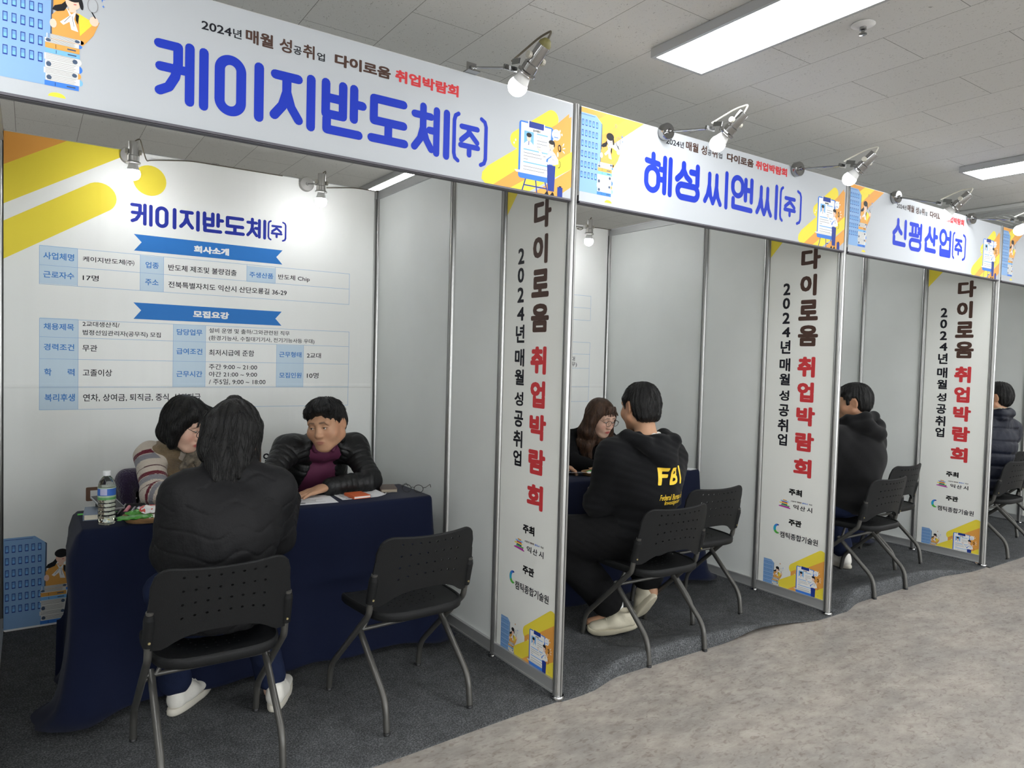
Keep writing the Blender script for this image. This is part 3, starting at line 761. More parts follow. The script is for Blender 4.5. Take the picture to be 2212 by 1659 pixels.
# ---------------------------------------------------------------- upright stickers on the wall ends
VB = [('다', .255, .128, 2.005, 2.129, 'brown'), ('이', .255, .146, 1.850, 1.977, 'brown'), ('로', .259, .131, 1.704, 1.827, 'brown'), ('움', .257, .125, 1.552, 1.677, 'brown'),
      ('취', .252, .135, 1.368, 1.490, 'red'), ('업', .246, .137, 1.22, 1.339, 'red'), ('박', .246, .123, 1.079, 1.192, 'red'), ('람', .247, .122, .927, 1.040, 'red'), ('회', .251, .131, .772, .882, 'red'),
      ('2', .369, .320, 1.862, 1.934, 'ink'), ('0', .369, .319, 1.778, 1.846, 'ink'), ('2', .367, .316, 1.688, 1.757, 'ink'), ('4', .366, .309, 1.606, 1.668, 'ink'), ('년', .372, .303, 1.506, 1.588, 'ink'),
      ('매', .375, .300, 1.399, 1.479, 'ink'), ('월', .372, .298, 1.314, 1.386, 'ink'), ('성', .369, .299, 1.220, 1.284, 'ink'), ('공', .368, .296, 1.124, 1.198, 'ink'), ('취', .371, .298, 1.030, 1.108, 'ink'), ('업', .367, .301, .946, 1.018, 'ink')]
def vbanner(x, label, low=.036, dz=0.0):
    ya, yb = .468, .024
    # u runs towards the aisle, so the print reads correctly from inside the booth
    pr = Print((x-.0062, 0, 0), (0, -1, 0), (-1, 0, 0), (-ya, low, -yb, 2.40), T=lambda q: (q[0], q[1]+dz))
    pr.sheet(-ya, low, -yb, 2.40, th=.0022)
    Y = lambda y: -y
    for t, a, b, z0, z1, c in VB:
        bold = .05 if c != 'ink' else .03
        pr.text(t, Y(a), Y(b), z0, z1, c, bold)
    pr.text('주최', Y(.275), Y(.186), .652, .693, 'black', .05)
    for k, (c, w0, w1) in enumerate((('magenta', .338, .262), ('magenta', .330, .270), ('green', .322, .268), ('dblue', .318, .284), ('yellow', .334, .278), ('red', .318, .284), ('lblue', .326, .276), ('orange', .310, .288))):
        pr.cap((Y(w0), .572+.0062*k+(.004 if k == 0 else 0)), (Y(w1), .570+.0062*k), .0058, c, 3, 4)
    pr.text('시민이', Y(.259), Y(.222), .613, .622, 'ink', .03); pr.text('행복한', Y(.216), Y(.186), .613, .622, 'brown', .03); pr.text('품격도시', Y(.181), Y(.146), .613, .622, 'mblue', .03); pr.text('익산', Y(.138), Y(.116), .613, .622, 'ink', .03)
    pr.text('익', Y(.241), Y(.205), .572, .600, 'ink', .025); pr.text('산', Y(.195), Y(.160), .571, .599, 'ink', .025); pr.text('시', Y(.149), Y(.115), .570, .600, 'ink', .025)
    pr.text('주관', Y(.268), Y(.180), .469, .508, 'black', .05)
    # crescent mark, blue running to green
    for k in range(16):
        a0, a1 = math.radians(62+15*k), math.radians(62+15*(k+1)); c = ['dblue', 'dblue', 'mblue', 'mblue', 'mblue', 'teal', 'teal', 'teal', 'teal', 'teal', 'green', 'green', 'green', 'green', 'green', 'green'][k]
        w = lambda kk: .0035+.0155*math.sin(PI*(kk+.6)/17.5)
        P = []
        for a, r in ((a0, .028), (a1, .028), (a1, .028-w(k+1)), (a0, .028-w(k))): P.append((Y(.345)+r*.95*math.cos(a), .430+r*1.08*math.sin(a)))
        pr.poly(P, c, 3)
    pr.text('캠틱종합기술원', Y(.324), Y(.070), .383, .421, 'ink', .02)
    # foot artwork
    pr.poly([(-ya, 2.40), (-ya, 2.10), (Y(.375), 2.20), (Y(.20), 2.40)], 'yellow', 1)
    pr.cap((Y(.045), .332), (Y(.222), .212), .062, 'yellow', 1, 14)
    pr.poly([(Y(.02), .335), (Y(.24), .19), (Y(.24), .045), (Y(.0), .045)], 'orange', 1)
    pr.poly([(Y(.08), .33), (Y(.02), .345), (Y(.02), .31), (Y(.2), .20), (Y(.23), .24)], 'yellow', 2)
    pr.poly([(Y(.205), .185), (Y(.40), .072), (Y(.40), .03), (Y(.34), .03), (Y(.205), .112)], 'yellow', 2)
    pr.poly([(Y(.205), .112), (Y(.34), .03), (Y(.20), .03), (Y(.14), .07)], 'orange', 2)
    pr.poly([(Y(.0), .165), (Y(.20), .05), (Y(.17), .03), (Y(.07), .03), (Y(.0), .075)], 'yellow', 2)
    art_office(pr, Y(.432), .050, .56)
    art_board(pr, Y(.203), .080, .72)
    o = pr.build('vertical_banner')
    return tag(o, label, 'banner', 'printed upright banners on the wall ends')
vbanner(0, 'tall printed banner on the wall end between first and second booth')
vbanner(1.97, 'tall printed banner on the wall end between second and third booth')
vbanner(3.94, 'tall printed banner on the wall end between third and fourth booth', .008, -.028)
vbanner(5.91, 'tall printed banner barely visible at the right edge, inside fourth booth')

# ---------------------------------------------------------------- big printed backdrops
BD = [('사업체명', -1.792, -1.661, 1.868, 1.904, 'head', .02), ('케이지반도체', -1.623, -1.434, 1.872, 1.899, 'ink', .01), ('㈜', -1.430, -1.389, 1.869, 1.899, 'ink', .0), ('업종', -1.336, -1.271, 1.865, 1.899, 'head', .02),
 ('반도체 제조및 불량검출', -1.225, -.870, 1.862, 1.896, 'ink', .01), ('주생산품', -.799, -.664, 1.862, 1.894, 'head', .02), ('반도체 Chip', -.635, -.447, 1.859, 1.894, 'ink', .008),
 ('근로자수', -1.792, -1.660, 1.776, 1.810, 'head', .02), ('17명', -1.623, -1.552, 1.775, 1.805, 'ink', .01), ('주소', -1.337, -1.272, 1.774, 1.807, 'head', .02), ('전북특별자치도 익산시 산단오룡길 36-29', -1.224, -.584, 1.770, 1.804, 'ink', .01),
 ('채용제목', -1.790, -1.660, 1.516, 1.550, 'head', .02), ('2교대생산직/', -1.623, -1.456, 1.540, 1.567, 'ink', .008), ('법정선임관리자(공무직) 모집', -1.622, -1.259, 1.492, 1.523, 'ink', .008),
 ('담당업무', -1.180, -1.049, 1.514, 1.548, 'head', .02), ('설비 운영 및 출하/그와관련된 직무', -1.014, -.563, 1.533, 1.560, 'ink', .006), ('(환경기능사, 수질대기기사, 전기기능사등 우대)', -1.014, -.412, 1.487, 1.518, 'ink', .006),
 ('경력조건', -1.789, -1.659, 1.413, 1.447, 'head', .02), ('무관', -1.623, -1.557, 1.412, 1.446, 'ink', .01), ('급여조건', -1.181, -1.048, 1.408, 1.442, 'head', .02), ('최저시급에 준함', -1.013, -.767, 1.405, 1.440, 'ink', .008),
 ('근무형태', -.623, -.490, 1.405, 1.438, 'head', .02), ('2교대', -.457, -.370, 1.403, 1.435, 'ink', .008), ('학', -1.787, -1.756, 1.285, 1.322, 'head', .02), ('력', -1.687, -1.657, 1.285, 1.322, 'head', .02), ('고졸이상', -1.621, -1.489, 1.284, 1.320, 'ink', .01),
 ('근무시간', -1.180, -1.047, 1.283, 1.317, 'head', .02), ('주간 9:00 ~ 21:00', -1.013, -.749, 1.327, 1.358, 'ink', .006), ('야간 21:00 ~ 9:00', -1.012, -.749, 1.285, 1.315, 'ink', .006), ('/ 주5일, 9:00 ~ 18:00', -1.012, -.700, 1.240, 1.274, 'ink', .006),
 ('모집인원', -.621, -.488, 1.281, 1.314, 'head', .02), ('10명', -.455, -.383, 1.280, 1.314, 'ink', .008), ('복리후생', -1.785, -1.655, 1.155, 1.194, 'head', .02), ('연차, 상여금, 퇴직금, 중식, 석식지급', -1.619, -1.055, 1.152, 1.192, 'ink', .01),
 ('회사소개', -1.097, -.912, 1.972, 2.012, 'white2', .055), ('모집요강', -1.098, -.908, 1.613, 1.653, 'white2', .055)]
def lines(pr, x0, x1, z0, z1, ox=0, c='line', w=.0018):
    if abs(x1-x0) < 1e-6: pr.rect(x0-w/2+ox, z0, x0+w/2+ox, z1, c, 3)
    else: pr.rect(x0+ox, z0-w/2, x1+ox, z0+w/2, c, 3)
def backdrop(ox, full, label):
    pr = Print((0, YS[3]-.022, 0), (1, 0, 0), (0, -1, 0), (ox-1.953, .012, ox-.040, 2.468), 1)
    pr.sheet(ox-1.953, .012, ox-.040, 2.468, 'bwhite', th=.002)
    S = lambda pts: [(x+ox, z) for x, z in pts]
    pr.poly(S([(-1.97, 2.47), (-1.69, 2.47), (-1.97, 2.297)]), 'orange', 1)
    pr.poly(S([(-1.97, 2.297), (-1.69, 2.47), (-1.388, 2.47), (-1.97, 2.109)]), 'yellow', 1)
    pr.poly(S([(-1.97, 2.026)]+[(-1.553+.080*math.cos(math.radians(a)), 2.207+.076*math.sin(math.radians(a))) for a in range(118, -64, -13)]+[(-1.97, 1.842)]), 'yellow', 1)
    pr.ell(ox-1.318, 2.33, .080, .080, 'yellow', 1, 30)
    for x0, x1, z0, z1 in ((-1.808, -1.646, 1.746, 1.936), (-1.361, -1.248, 1.742, 1.930), (-.814, -.652, 1.835, 1.926), (-1.807, -1.642, 1.113, 1.576), (-1.197, -1.032, 1.228, 1.573), (-.638, -.478, 1.226, 1.478)):
        if full: pr.rect(ox+x0, z0, ox+x1, z1, 'cell', 2)
    for z in (1.933, 1.838, 1.743): lines(pr, -1.808, -.196, z, z, ox)
    for x, za, zb in ((-1.808, 1.743, 1.933), (-1.646, 1.743, 1.933), (-1.361, 1.743, 1.933), (-1.248, 1.743, 1.933), (-.814, 1.838, 1.933), (-.652, 1.838, 1.933), (-.196, 1.743, 1.933)): lines(pr, x, x, za, zb, ox)
    for z in (1.572, 1.480, 1.370, 1.228, 1.113): lines(pr, -1.807, -.192, z, z, ox)
    for x, za, zb in ((-1.807, 1.113, 1.572), (-1.642, 1.113, 1.572), (-1.197, 1.228, 1.572), (-1.032, 1.228, 1.572), (-.638, 1.228, 1.480), (-.478, 1.228, 1.480), (-.192, 1.113, 1.572)): lines(pr, x, x, za, zb, ox)
    for z0 in (1.952, 1.591):
        pr.poly(S([(-1.392, z0+.087), (-.612, z0+.083), (-.648, z0+.04), (-.612, z0), (-1.391, z0), (-1.355, z0+.047)]), 'ribbon', 3)
    if full:
        for t, a, b, c, d, col, bo in BD: pr.text(t, a, b, c, d, col, bo)
        kx = lambda x: -1.410+(x+1.556)*(.821/1.131); kz = lambda z: 2.086+(z-2.146)*(.119/.187)
        for it in F1: glyph(pr, it[0], kx(it[1]), kx(it[2]), kz(it[3]), kz(it[4]), (it[5] if len(it) > 5 else .029)*.66, 'navy')
        for t, a, b, c, d, col, bo in (('성공', -.98, -.80, .775, .845, 'ink', .02), ('취', -.783, -.719, .768, .866, 'brown2', .03), ('업', -.708, -.652, .768, .838, 'ink', .02)): pr.text(t, a, b, c, d, col, bo)
        for t, a, b, c in (('다', -1.605, -1.505, 'brown2'), ('이', -1.47, -1.38, 'brown2'), ('로', -1.355, -1.255, 'brown2'), ('움', -1.235, -1.135, 'brown2'), ('취', -1.07, -.97, 'red'), ('업', -.95, -.85, 'red'), ('박', -.83, -.73, 'red'), ('람', -.71, -.61, 'red'), ('회', -.59, -.49, 'red')):
            pr.text(t, a, b, .610, .715, c, .05)
    else:
        for t, a, b, c, d in (('2교대', -.44, -.340, 1.425, 1.460), ('(주5일 근무)', -.56, -.318, 1.378, 1.418)): pr.text(t, ox+a, ox+b, c, d, 'ink', .008)
    art_office(pr, ox-1.955, .022, 1.42, cols=6, wid=.128, hgt=.322)
    art_board(pr, ox-.42, .12, 1.35)
    return tag(pr.build('printed_backdrop'), label, 'banner', 'large printed backdrops on the back walls')
backdrop(0, True, 'large printed backdrop with blue ribbons and job tables behind the three people at the nearest booth')
backdrop(1.97, False, 'printed backdrop of the second booth, thin blue table lines beside the long-haired woman')
# ---------------------------------------------------------------- clip-on arm lamps
M_KNOB = mat('knob_plastic', (.42, .40, .34), rough=.5)
M_KNOBW = mat('cream_cable', (.62, .60, .52), rough=.5)
M_CORD = mat('brown_cable', (.10, .085, .06), rough=.6)
M_TAPE = mat('olive_tape', (.16, .145, .05), rough=.6)
M_STEEL = mat('brushed_steel', (.48, .47, .45), rough=.35, metal=.8)
def lamp_head(root, tip, ax, cord_mat, shell, cap=None, glow=None):
    """tip: bulb centre; ax: unit axis from bulb up to the socket"""
    tip = Vector(tip); ax = Vector(ax).normalized()
    r = .033
    b = MB(); b.lathe([(.0, -r)]+[(r*math.sin(math.radians(a)), -r*math.cos(math.radians(a))) for a in range(12, 121, 12)], tip, 22, ax)
    b.build('bulb', glow or M_BULB, root, 60)
    b = MB(); b.lathe([(.0286, .0165), (.0255, .026), (.0215, .038), (.0175, .05), (.0165, .056)], tip, 22, ax); b.build('bulb_base', M_BULBW, root, 60)
    s = MB(); s.lathe([(.031, .048), (.033, .050), (.033, .056), (.0265, .060), (.0265, .084), (.0225, .088), (.0225, .150), (.0215, .153), (.006, .155)], tip, 22, ax)
    so = s.build('socket', shell, root, 35)
    if cap is not None:
        MB().lathe([(.022, .150), (.0215, .160), (.013, .172), (.006, .176)], tip, 18, ax).build('socket_cap', cap, root, 40)
    # two thumb screws and the yoke
    side = Vector((1, 0, 0)); side = (side-ax*side.dot(ax)).normalized()
    c = tip+ax*.105
    for sg in (-1, 1):
        k = MB(); P = [(.0115*(1 if i % 2 else .93)*math.cos(2*PI*i/24), .0115*(1 if i % 2 else .93)*math.sin(2*PI*i/24)) for i in range(24)]
        u = ax; v = side.cross(ax)
        k.prism(P, .024, .036, lambda x, y, z: tuple(c+u*x+v*y+side*sg*z)); k.build('thumb_screw', M_KNOB if cord_mat is M_CORD else M_KNOBW, root, 30)
    return c, side, ax
def arm_lamp(x, label, bracket=False, cordm=None, dz=0):
    cordm = cordm or M_KNOBW
    t = thing('arm_lamp', label, 'lamp', (x, 0, 0), 0, 'chrome arm lamps clamped on the fascia signs')
    zb = 2.46 if not bracket else 2.492
    if bracket:
        b = MB(); b.box((0, -.028, 2.4785), (.05, .05, .004)); b.box((0, -.030, 2.4965), (.04, .003, .032)); b.box((0, -.03, 2.49), (.012, .02, .02)); b.build('clamp', M_CHROME, t)
    else:
        b = MB(); b.lathe([(.0, 0), (.037, .0), (.037, .026), (.034, .030), (.010, .031), (.008, .042), (0, .042)], (0, -.024, zb), 26, (0, -1, 0)); b.build('base_disc', M_CHROME, t, 40)
        b = MB(); b.tube([(0, -.004, 2.486), (.012, .0, 2.492), (.02, .004, 2.482)], .0035, 6); b.build('clamp_hook', M_BLACK, t, 40)
    e = Vector((.005, -.283, 2.415+dz))
    b = MB(); b.tube([(0, -.04, zb), tuple(e)], .0045, 8); b.build('arm', M_CHROME, t, 40)
    tip = Vector((.012, -.318, 2.345+dz)); ax = Vector((.02, -.075, .075)).normalized()
    c, side, ax = lamp_head(t, tip, ax, cordm, M_CHROME, M_TAPE if bracket else None)
    y = MB()
    for sg in (-1, 1): y.box(tuple((c+e)/2+side*sg*.024+Vector((0, .01, 0))), (.0025, .045, .018), Rx(.25))
    y.box(tuple(e+Vector((0, .002, 0))), (.05, .010, .016), Rx(.25)); y.build('yoke', M_CHROME, t)
    top = tip+ax*(.172 if bracket else .155)
    b = MB(); b.tube(fillet([tuple(top), tuple(top+ax*.03+Vector((0, .006, .006))), tuple(top+Vector((0, .045, .025))), tuple(e+Vector((0, -.006, .02)))], .03, 5), .0036, 8); b.build('cable', cordm, t, 60)
    return t
arm_lamp(-.511, 'arm lamp with brown cable and olive taped socket over the nearest sign', True, M_CORD)
arm_lamp(.495, 'arm lamp with cream cable and round base before the second sign headline')
arm_lamp(1.468, 'arm lamp with round base at the right end of the second sign', dz=.014)
arm_lamp(2.449, 'arm lamp with round base whose bulb covers the third sign headline', dz=-.03)
arm_lamp(3.422, 'arm lamp with round base nearest to the right edge of the photo')
arm_lamp(4.42, 'arm lamp on the fourth sign beyond the right edge')
def wall_lamp(x, yb, label):
    t = thing('wall_lamp', label, 'lamp', (x, 0, 0), 0, 'grey lamps on the back walls')
    b = MB(); b.lathe([(0, 0), (.042, 0), (.042, .022), (.039, .026), (.010, .028), (.008, .04), (0, .04)], (0, yb, 2.440), 26, (0, -1, 0)); b.build('base_disc', M_STEEL, t, 40)
    e = Vector((-.006, yb-.27, 2.393))
    b = MB(); b.tube([(0, yb-.03, 2.44), tuple(e)], .0045, 8); b.build('arm', M_CHROME, t, 40)
    tip = Vector((-.01, yb-.30, 2.289)); ax = Vector((0, -.06, 1)).normalized()
    c, side, ax = lamp_head(t, tip, ax, M_CORD, M_STEEL, None, M_BULB2)
    y = MB()
    for sg in (-1, 1): y.box(tuple((c+e)/2+side*sg*.027), (.0025, .04, .02))
    y.box(tuple(e+Vector((0, .004, 0))), (.056, .010, .018)); y.build('yoke', M_STEEL, t)
    b = MB(); b.tube(fillet([tuple(tip+ax*.15), tuple(tip+ax*.18+Vector((.03, .02, 0))), (.07, yb-.12, 2.40), (.10, yb-.01, 2.435), (.30, yb-.004, 2.468), (.80, yb-.004, 2.468)], .05, 5), .003, 8); b.build('cable', M_CORD, t, 60)
wall_lamp(-1.42, YS[3]-.025, 'lamp with lit bulb over the yellow stripes of the large backdrop')
wall_lamp(-.48, YS[3]-.025, 'lamp with lit bulb at the upper right of the large backdrop')
wall_lamp(.55, YS[3]-.025, 'left back wall lamp of the second booth hidden behind its sign')
wall_lamp(1.49, YS[3]-.025, 'right back wall lamp of the second booth hidden behind its sign')
wall_lamp(2.52, YS[3]-.025, 'left back wall lamp of the third booth hidden behind its sign')
wall_lamp(3.46, YS[3]-.025, 'right back wall lamp of the third booth hidden behind its sign')
wall_lamp(4.6, YS[3]-.025, 'back wall lamp of the fourth booth hidden behind its sign')

# ---------------------------------------------------------------- perforated stacking chairs
M_SHELL = mat('chair_plastic', (.0070, .0074, .0078), rough=.55, spec=.22, bump=.15, bscale=400)
M_TUBE = mat('grey_chair_tube', (.085, .083, .077), rough=.38, metal=.55)
M_SCREW = mat('brass_screw', (.5, .42, .22), rough=.35, metal=.9)
def perforated(nu, nv, hole, fn, th, us=(1, 1), rng=None):
    """sheet with one round hole per inner cell; fn maps (u,v) in 0..1 to a point"""
    bm = bmesh.new(); g = {}
    def V(u, v): return bm.verts.new(fn(u, v))
    for i in range(nu+1):
        for j in range(nv+1): g[i, j] = V(i/nu, j/nv)
    mids = {}
    def mid(a, b):
        k = (min(a, b), max(a, b))
        if k not in mids: mids[k] = V((a[0]+b[0])/2/nu, (a[1]+b[1])/2/nv)
        return mids[k]
    for i in range(nu):
        for j in range(nv):
            c = [(i, j), (i+1, j), (i+1, j+1), (i, j+1)]
            ring = []
            for k in range(4): ring += [g[c[k]], mid(c[k], c[(k+1) % 4])]
            cu, cv = (i+.5)/nu, (j+.5)/nv
            if rng(i, j):
                inner = []
                for k in range(8):
                    a = math.radians(-135+45*k); inner.append(V(cu+hole[0]*math.cos(a), cv+hole[1]*math.sin(a)))
                for k in range(8): bm.faces.new([ring[k], ring[(k+1) % 8], inner[(k+1) % 8], inner[k]])
            else: bm.faces.new(ring)
    bmesh.ops.recalc_face_normals(bm, faces=bm.faces)
    r = bmesh.ops.solidify(bm, geom=bm.faces[:], thickness=th)
    bmesh.ops.recalc_face_normals(bm, faces=bm.faces)
    return bm
def bm_obj(bm, name, m, parent, smooth=35):
    me = bpy.data.meshes.new(name); bm.to_mesh(me); bm.free(); me.materials.append(m)
    me.polygons.foreach_set('use_smooth', [True]*len(me.polygons)); me.set_sharp_from_angle(angle=math.radians(smooth))
    return link(name, me, parent)
def back_pt(u, v):
    # u across (0..1), v up; the sheet curves backwards at its middle and leans
    s = u*2-1; a = abs(s)
    W = .218
    zt = .742-.012*(1-a*a)
    if a > .72: q = (a-.72)/.28; zt -= .062*(1-math.sqrt(max(0, 1-q*q)))
    zb = .468+.052*max(0, 1-(a/.80)**3)
    if a > .86: zb = .468
    z = zb+v*(zt-zb)
    x = s*W*(1-.02*v)
    y = .118-(z-.46)*.21-.038*(1-a*a)*1.0
    return (x, y, z)
def seat_pt(u, v):
    s = u*2-1; t = v*2-1
    # rounded trapezoid
    def sq(a, b): return a*math.sqrt(max(0, 1-.30*b*b*(abs(a) > .0)))
    n = 4.0
    m = max(abs(s), abs(t)); L = (abs(s)**n+abs(t)**n)**(1/n) or 1e-6
    k = m/L
    s2, t2 = s*k, t*k
    w = .205+.012*t2
    x = s2*w; y = .255+t2*.205
    r = max(abs(s2), abs(t2))
    z = .437-.014*math.cos(min(1, abs(s2))*PI/2)*math.cos(min(1, abs(t2-.1))*PI/2)
    if t2 > .55: z -= .03*((t2-.55)/.45)**2
    return (x, y, z)
def make_chair(label, group):
    t = thing('perforated_chair', label, 'chair', (0, 0, 0), 0, group)
    bm = perforated(12, 5, (.0110, .0195), back_pt, .006, rng=lambda i, j: 2 <= i <= 9 and 1 <= j <= 4)
    bk = bm_obj(bm, 'backrest', M_SHELL, t)
    rim = [back_pt(u, v) for u, v in [(0, k/6) for k in range(7)]+[(k/40, 1) for k in range(1, 40)]+[(1, 1-k/6) for k in range(7)]]
    b = MB(); b.tube(rim, .0062, 8); b.build('rim', M_SHELL, bk, 60)
    bm = perforated(11, 11, (.0105, .0105), seat_pt, .008, rng=lambda i, j: 2 <= i <= 8 and 2 <= j <= 8)
    st = bm_obj(bm, 'seat', M_SHELL, t)
    edge = [seat_pt(*q) for q in [(k/16, 0) for k in range(16)]+[(1, k/16) for k in range(16)]+[(1-k/16, 1) for k in range(16)]+[(0, 1-k/16) for k in range(17)]]
    b = MB(); n = len(edge)-1
    vs = []
    c = Vector((0, .255, .43))
    for p in edge[:-1]:
        p = Vector(p); d = (p-c); d.z = 0; d.normalize()
        for (o, z) in ((-.006, .003), (.0, .005), (.006, .001), (.008, -.008), (.006, -.026), (.002, -.030), (-.004, -.026)): vs.append(p+d*o+Vector((0, 0, z)))
    fs = []
    for i in range(n):
        for k in range(7): fs.append([i*7+k, ((i+1) % n)*7+k, ((i+1) % n)*7+(k+1) % 7, i*7+(k+1) % 7])
    b.add(vs, fs); b.build('rim', M_SHELL, st, 50)
    for sg in (-1, 1):
        x = sg*.217
        # front leg tube: from the back sleeve down behind the seat, then forward to the floor
        P = fillet([(x, .086, .60), (x, .120, .47), (x, .128, .43), (x, .47, .115), (x, .485, .012)], .06, 6)
        b = MB(); b.tube(P, .0125, 12); lg = b.build('leg', M_TUBE, t, 60)
        b = MB(); b.lathe([(.0128, .008), (.0128, .016), (.0105, .018)], (x, .4852, -.007), 14); b.build('foot_cap', M_BLACK, lg, 50)
        P = fillet([(sg*.188, .275, .335), (sg*.188, .035, .125), (sg*.188, .020, .012)], .05, 6)
        b = MB(); b.tube(P, .0125, 12); lg = b.build('leg', M_TUBE, t, 60)
        b = MB(); b.lathe([(.0128, .008), (.0128, .016), (.0105, .018)], (sg*.188, .020, -.007), 14); b.build('foot_cap', M_BLACK, lg, 50)
        # sleeve moulded on the backrest
        b = MB(); b.tube([(x, .093, .575), (x, .117, .482)], .0185, 12); b.tube([(x, .088, .592), (x, .093, .575)], [.014, .0185], 12)
        b.prism([(-.0165, 0), (.0165, 0), (.004, .075), (-.004, .075)], -.004, .004, lambda a, c2, z: (x+a*.7, .098-c2*.21+z-.004, .57+c2))
        sl = b.build('sleeve', M_SHELL, t, 40)
        b = MB(); b.lathe([(.0045, 0), (.004, .003), (0, .0035)], (x, .0935, .497), 10, (0, -1, -.2)); b.build('screw', M_SCREW, sl, 40)
        b = MB(); b.tube([(sg*.217, .262, .305), (sg*.17, .262, .33), (sg*.13, .262, .408)], .008, 8); b.build('bracket', M_TUBE, t, 50)
    b = MB(); b.tube([(-.205, .262, .325), (.205, .262, .325)], .009, 10); b.build('crossbar', M_TUBE, t, 50)
    return t
G_CH = 'black perforated chairs with grey tube legs'
ZC = .0075
chairA = make_chair('black perforated chair under the woman seen from behind at the nearest table', G_CH)
chairA.location = (-1.318, .05, ZC); chairA.rotation_euler = (0, 0, .0)
dup(chairA, (-.548, .085, ZC), .06, 'empty black perforated chair in the nearest booth')
dup(chairA, (.753, .0, 0.0), -.03, 'black perforated chair under the man in the printed hoodie')
dup(chairA, (1.322, .235, ZC), -.05, 'empty black perforated chair behind the man in the printed hoodie')
dup(chairA, (2.684, -.012, 0.0), 0.0, 'black perforated chair under the man in plain black hoodie in third booth')
dup(chairA, (3.37, .225, ZC), .03, 'empty black perforated chair between third booth man and the tall banner')
dup(chairA, (4.495, -.045, ZC), 0.0, 'black perforated chair under the person in navy padded jacket')
dup(chairA, (5.37, .22, ZC), .0, 'black perforated chair cut off by the right edge in fourth booth')
for x, y, l in ((-1.27, 1.78, 'black chair behind the nearest table with a purple coat on its back'), (-.59, 1.86, 'black chair behind the nearest table under the man in quilted jacket'),
                (1.28, 1.84, 'black chair behind the second table under the long-haired woman'), (.52, 1.87, 'black chair behind the second table mostly hidden by the wall end')):
    dup(chairA, (x, y, ZC), PI, l)

# ---------------------------------------------------------------- tables and cloths
M_CLOTH = mat('navy_cloth', (.0048, .0078, .0245), rough=.85, spec=.12, sheen=.08, bump=.25, bscale=700)
M_TTOP = mat('table_top', (.5, .48, .45), rough=.5)
def table(x0, x1, y0, y1, lt, lc, pool=1.0):
    cx, cy = (x0+x1)/2, (y0+y1)/2
    t = thing('folding_table', lt, 'table', (cx, cy, .0075), 0, 'folding tables under navy cloths')
    w, d = x1-x0, y1-y0
    MB().rbox((0, 0, .704), (w-.012, d-.012, .028), r=.012).build('tabletop', M_TTOP, t, 40)
    for sx in (-1, 1):
        for sy in (-1, 1):
            b = MB(); b.tube([(sx*(w/2-.14), sy*(d/2-.04), .69), (sx*(w/2-.14), sy*(d/2-.04), 0)], .0125, 10); b.build('leg', M_TUBE, t, 50)
    for sx in (-1, 1):
        b = MB(); b.tube([(sx*(w/2-.14), -(d/2-.04), .14), (sx*(w/2-.14), (d/2-.04), .14)], .009, 8); b.build('brace', M_TUBE, t, 50)
    # cloth: walks round the table edge, drops to the floor in front and on the sides, short at the back
    per = []; r = .012
    def arc(px, py, a0):
        for k in range(9):
            a = math.radians(a0+90*k/8); per.append((px+r*math.cos(a), py+r*math.sin(a), math.cos(a), math.sin(a), 1 if 0 < k < 8 else .6))
    def seg(ax, ay, bx, by, nx, ny, n):
        for k in range(1, n): per.append((ax+(bx-ax)*k/n, ay+(by-ay)*k/n, nx, ny, 0))
    hx, hy = w/2, d/2
    arc(-hx+r, -hy+r, 180); seg(-hx+r, -hy, hx-r, -hy, 0, -1, 110)
    arc(hx-r, -hy+r, 270); seg(hx, -hy+r, hx, hy-r, 1, 0, 26)
    arc(hx-r, hy-r, 0); seg(hx-r, hy, -hx+r, hy, 0, 1, 40)
    arc(-hx+r, hy-r, 90); seg(-hx, hy-r, -hx, -hy+r, -1, 0, 26)
    n = len(per); rings = []
    zt = .7275
    ts = [0, .012, .03, .07, .14, .22, .32, .42, .52, .62, .72, .80, .87, .93, .965, .985, 1.0]
    V = []
    for ti, tt in enumerate(ts):
        for i, (px, py, nx, ny, cor) in enumerate(per):
            back = ny > .5
            drop = .695 if not back else .2
            if abs(nx) > .5 and py > 0: drop = .695-(.25*max(0, py-hy+.1)/.1 if ny > .2 else 0)
            e = i/n
            cw = math.exp(-((px+hx)**2+(py+hy)**2)/.012); cr = math.exp(-((px-hx)**2+(py+hy)**2)/.012)
            wave = .5+.5*math.sin(px*15+1.3+2*math.sin(px*4)) if abs(ny) > .5 else .5+.5*math.sin(py*26+px*3)
            o = .004+tt*.022+tt*tt*.030*wave+.055*(cw+cr*.8)*tt**1.3+(.020*cw*math.sin(tt*6)*(1-tt))
            if nx < -.5: o += .035*math.exp(-((tt-.16)/.13)**2)*(1-abs(py)/hy*.4)
            lift = 0
            if tt > .9 and not back:   # the hem lies out on the carpet
                q = (tt-.9)/.1; o += pool*(.022+.050*cw+.03*cr)*q*q
            z = zt-drop*min(1, tt*1.02)
            if ti == 0: o = -.004
            if ti == 1: o = .003
            V.append((px+nx*o, py+ny*o, max(z, .0125+.004*wave*(1 if tt > .93 else 0)) if ti else zt+.0015))
    F = []
    for a in range(len(ts)-1):
        for i in range(n): F.append([a*n+i, a*n+(i+1) % n, (a+1)*n+(i+1) % n, (a+1)*n+i])
    F.append([i for i in range(n)])
    b = MB(); b.add([(x+cx, y+cy, z+.0075) for x, y, z in V], F)
    o = b.build('tablecloth', M_CLOTH, None, 60)
    tag(o, lc, 'tablecloth', 'navy cloths over the booth tables')
    return o
TZ = .7365   # top of the cloth
table(-1.685, -.18, .825, 1.2, 'folding table hidden beneath the navy cloth of nearest booth', 'navy cloth over the nearest table, its corner trailing on the carpet')
table(.28, 1.80, .83, 1.2, 'folding table hidden beneath the navy cloth of second booth', 'navy cloth over the second booth table behind the hooded man')
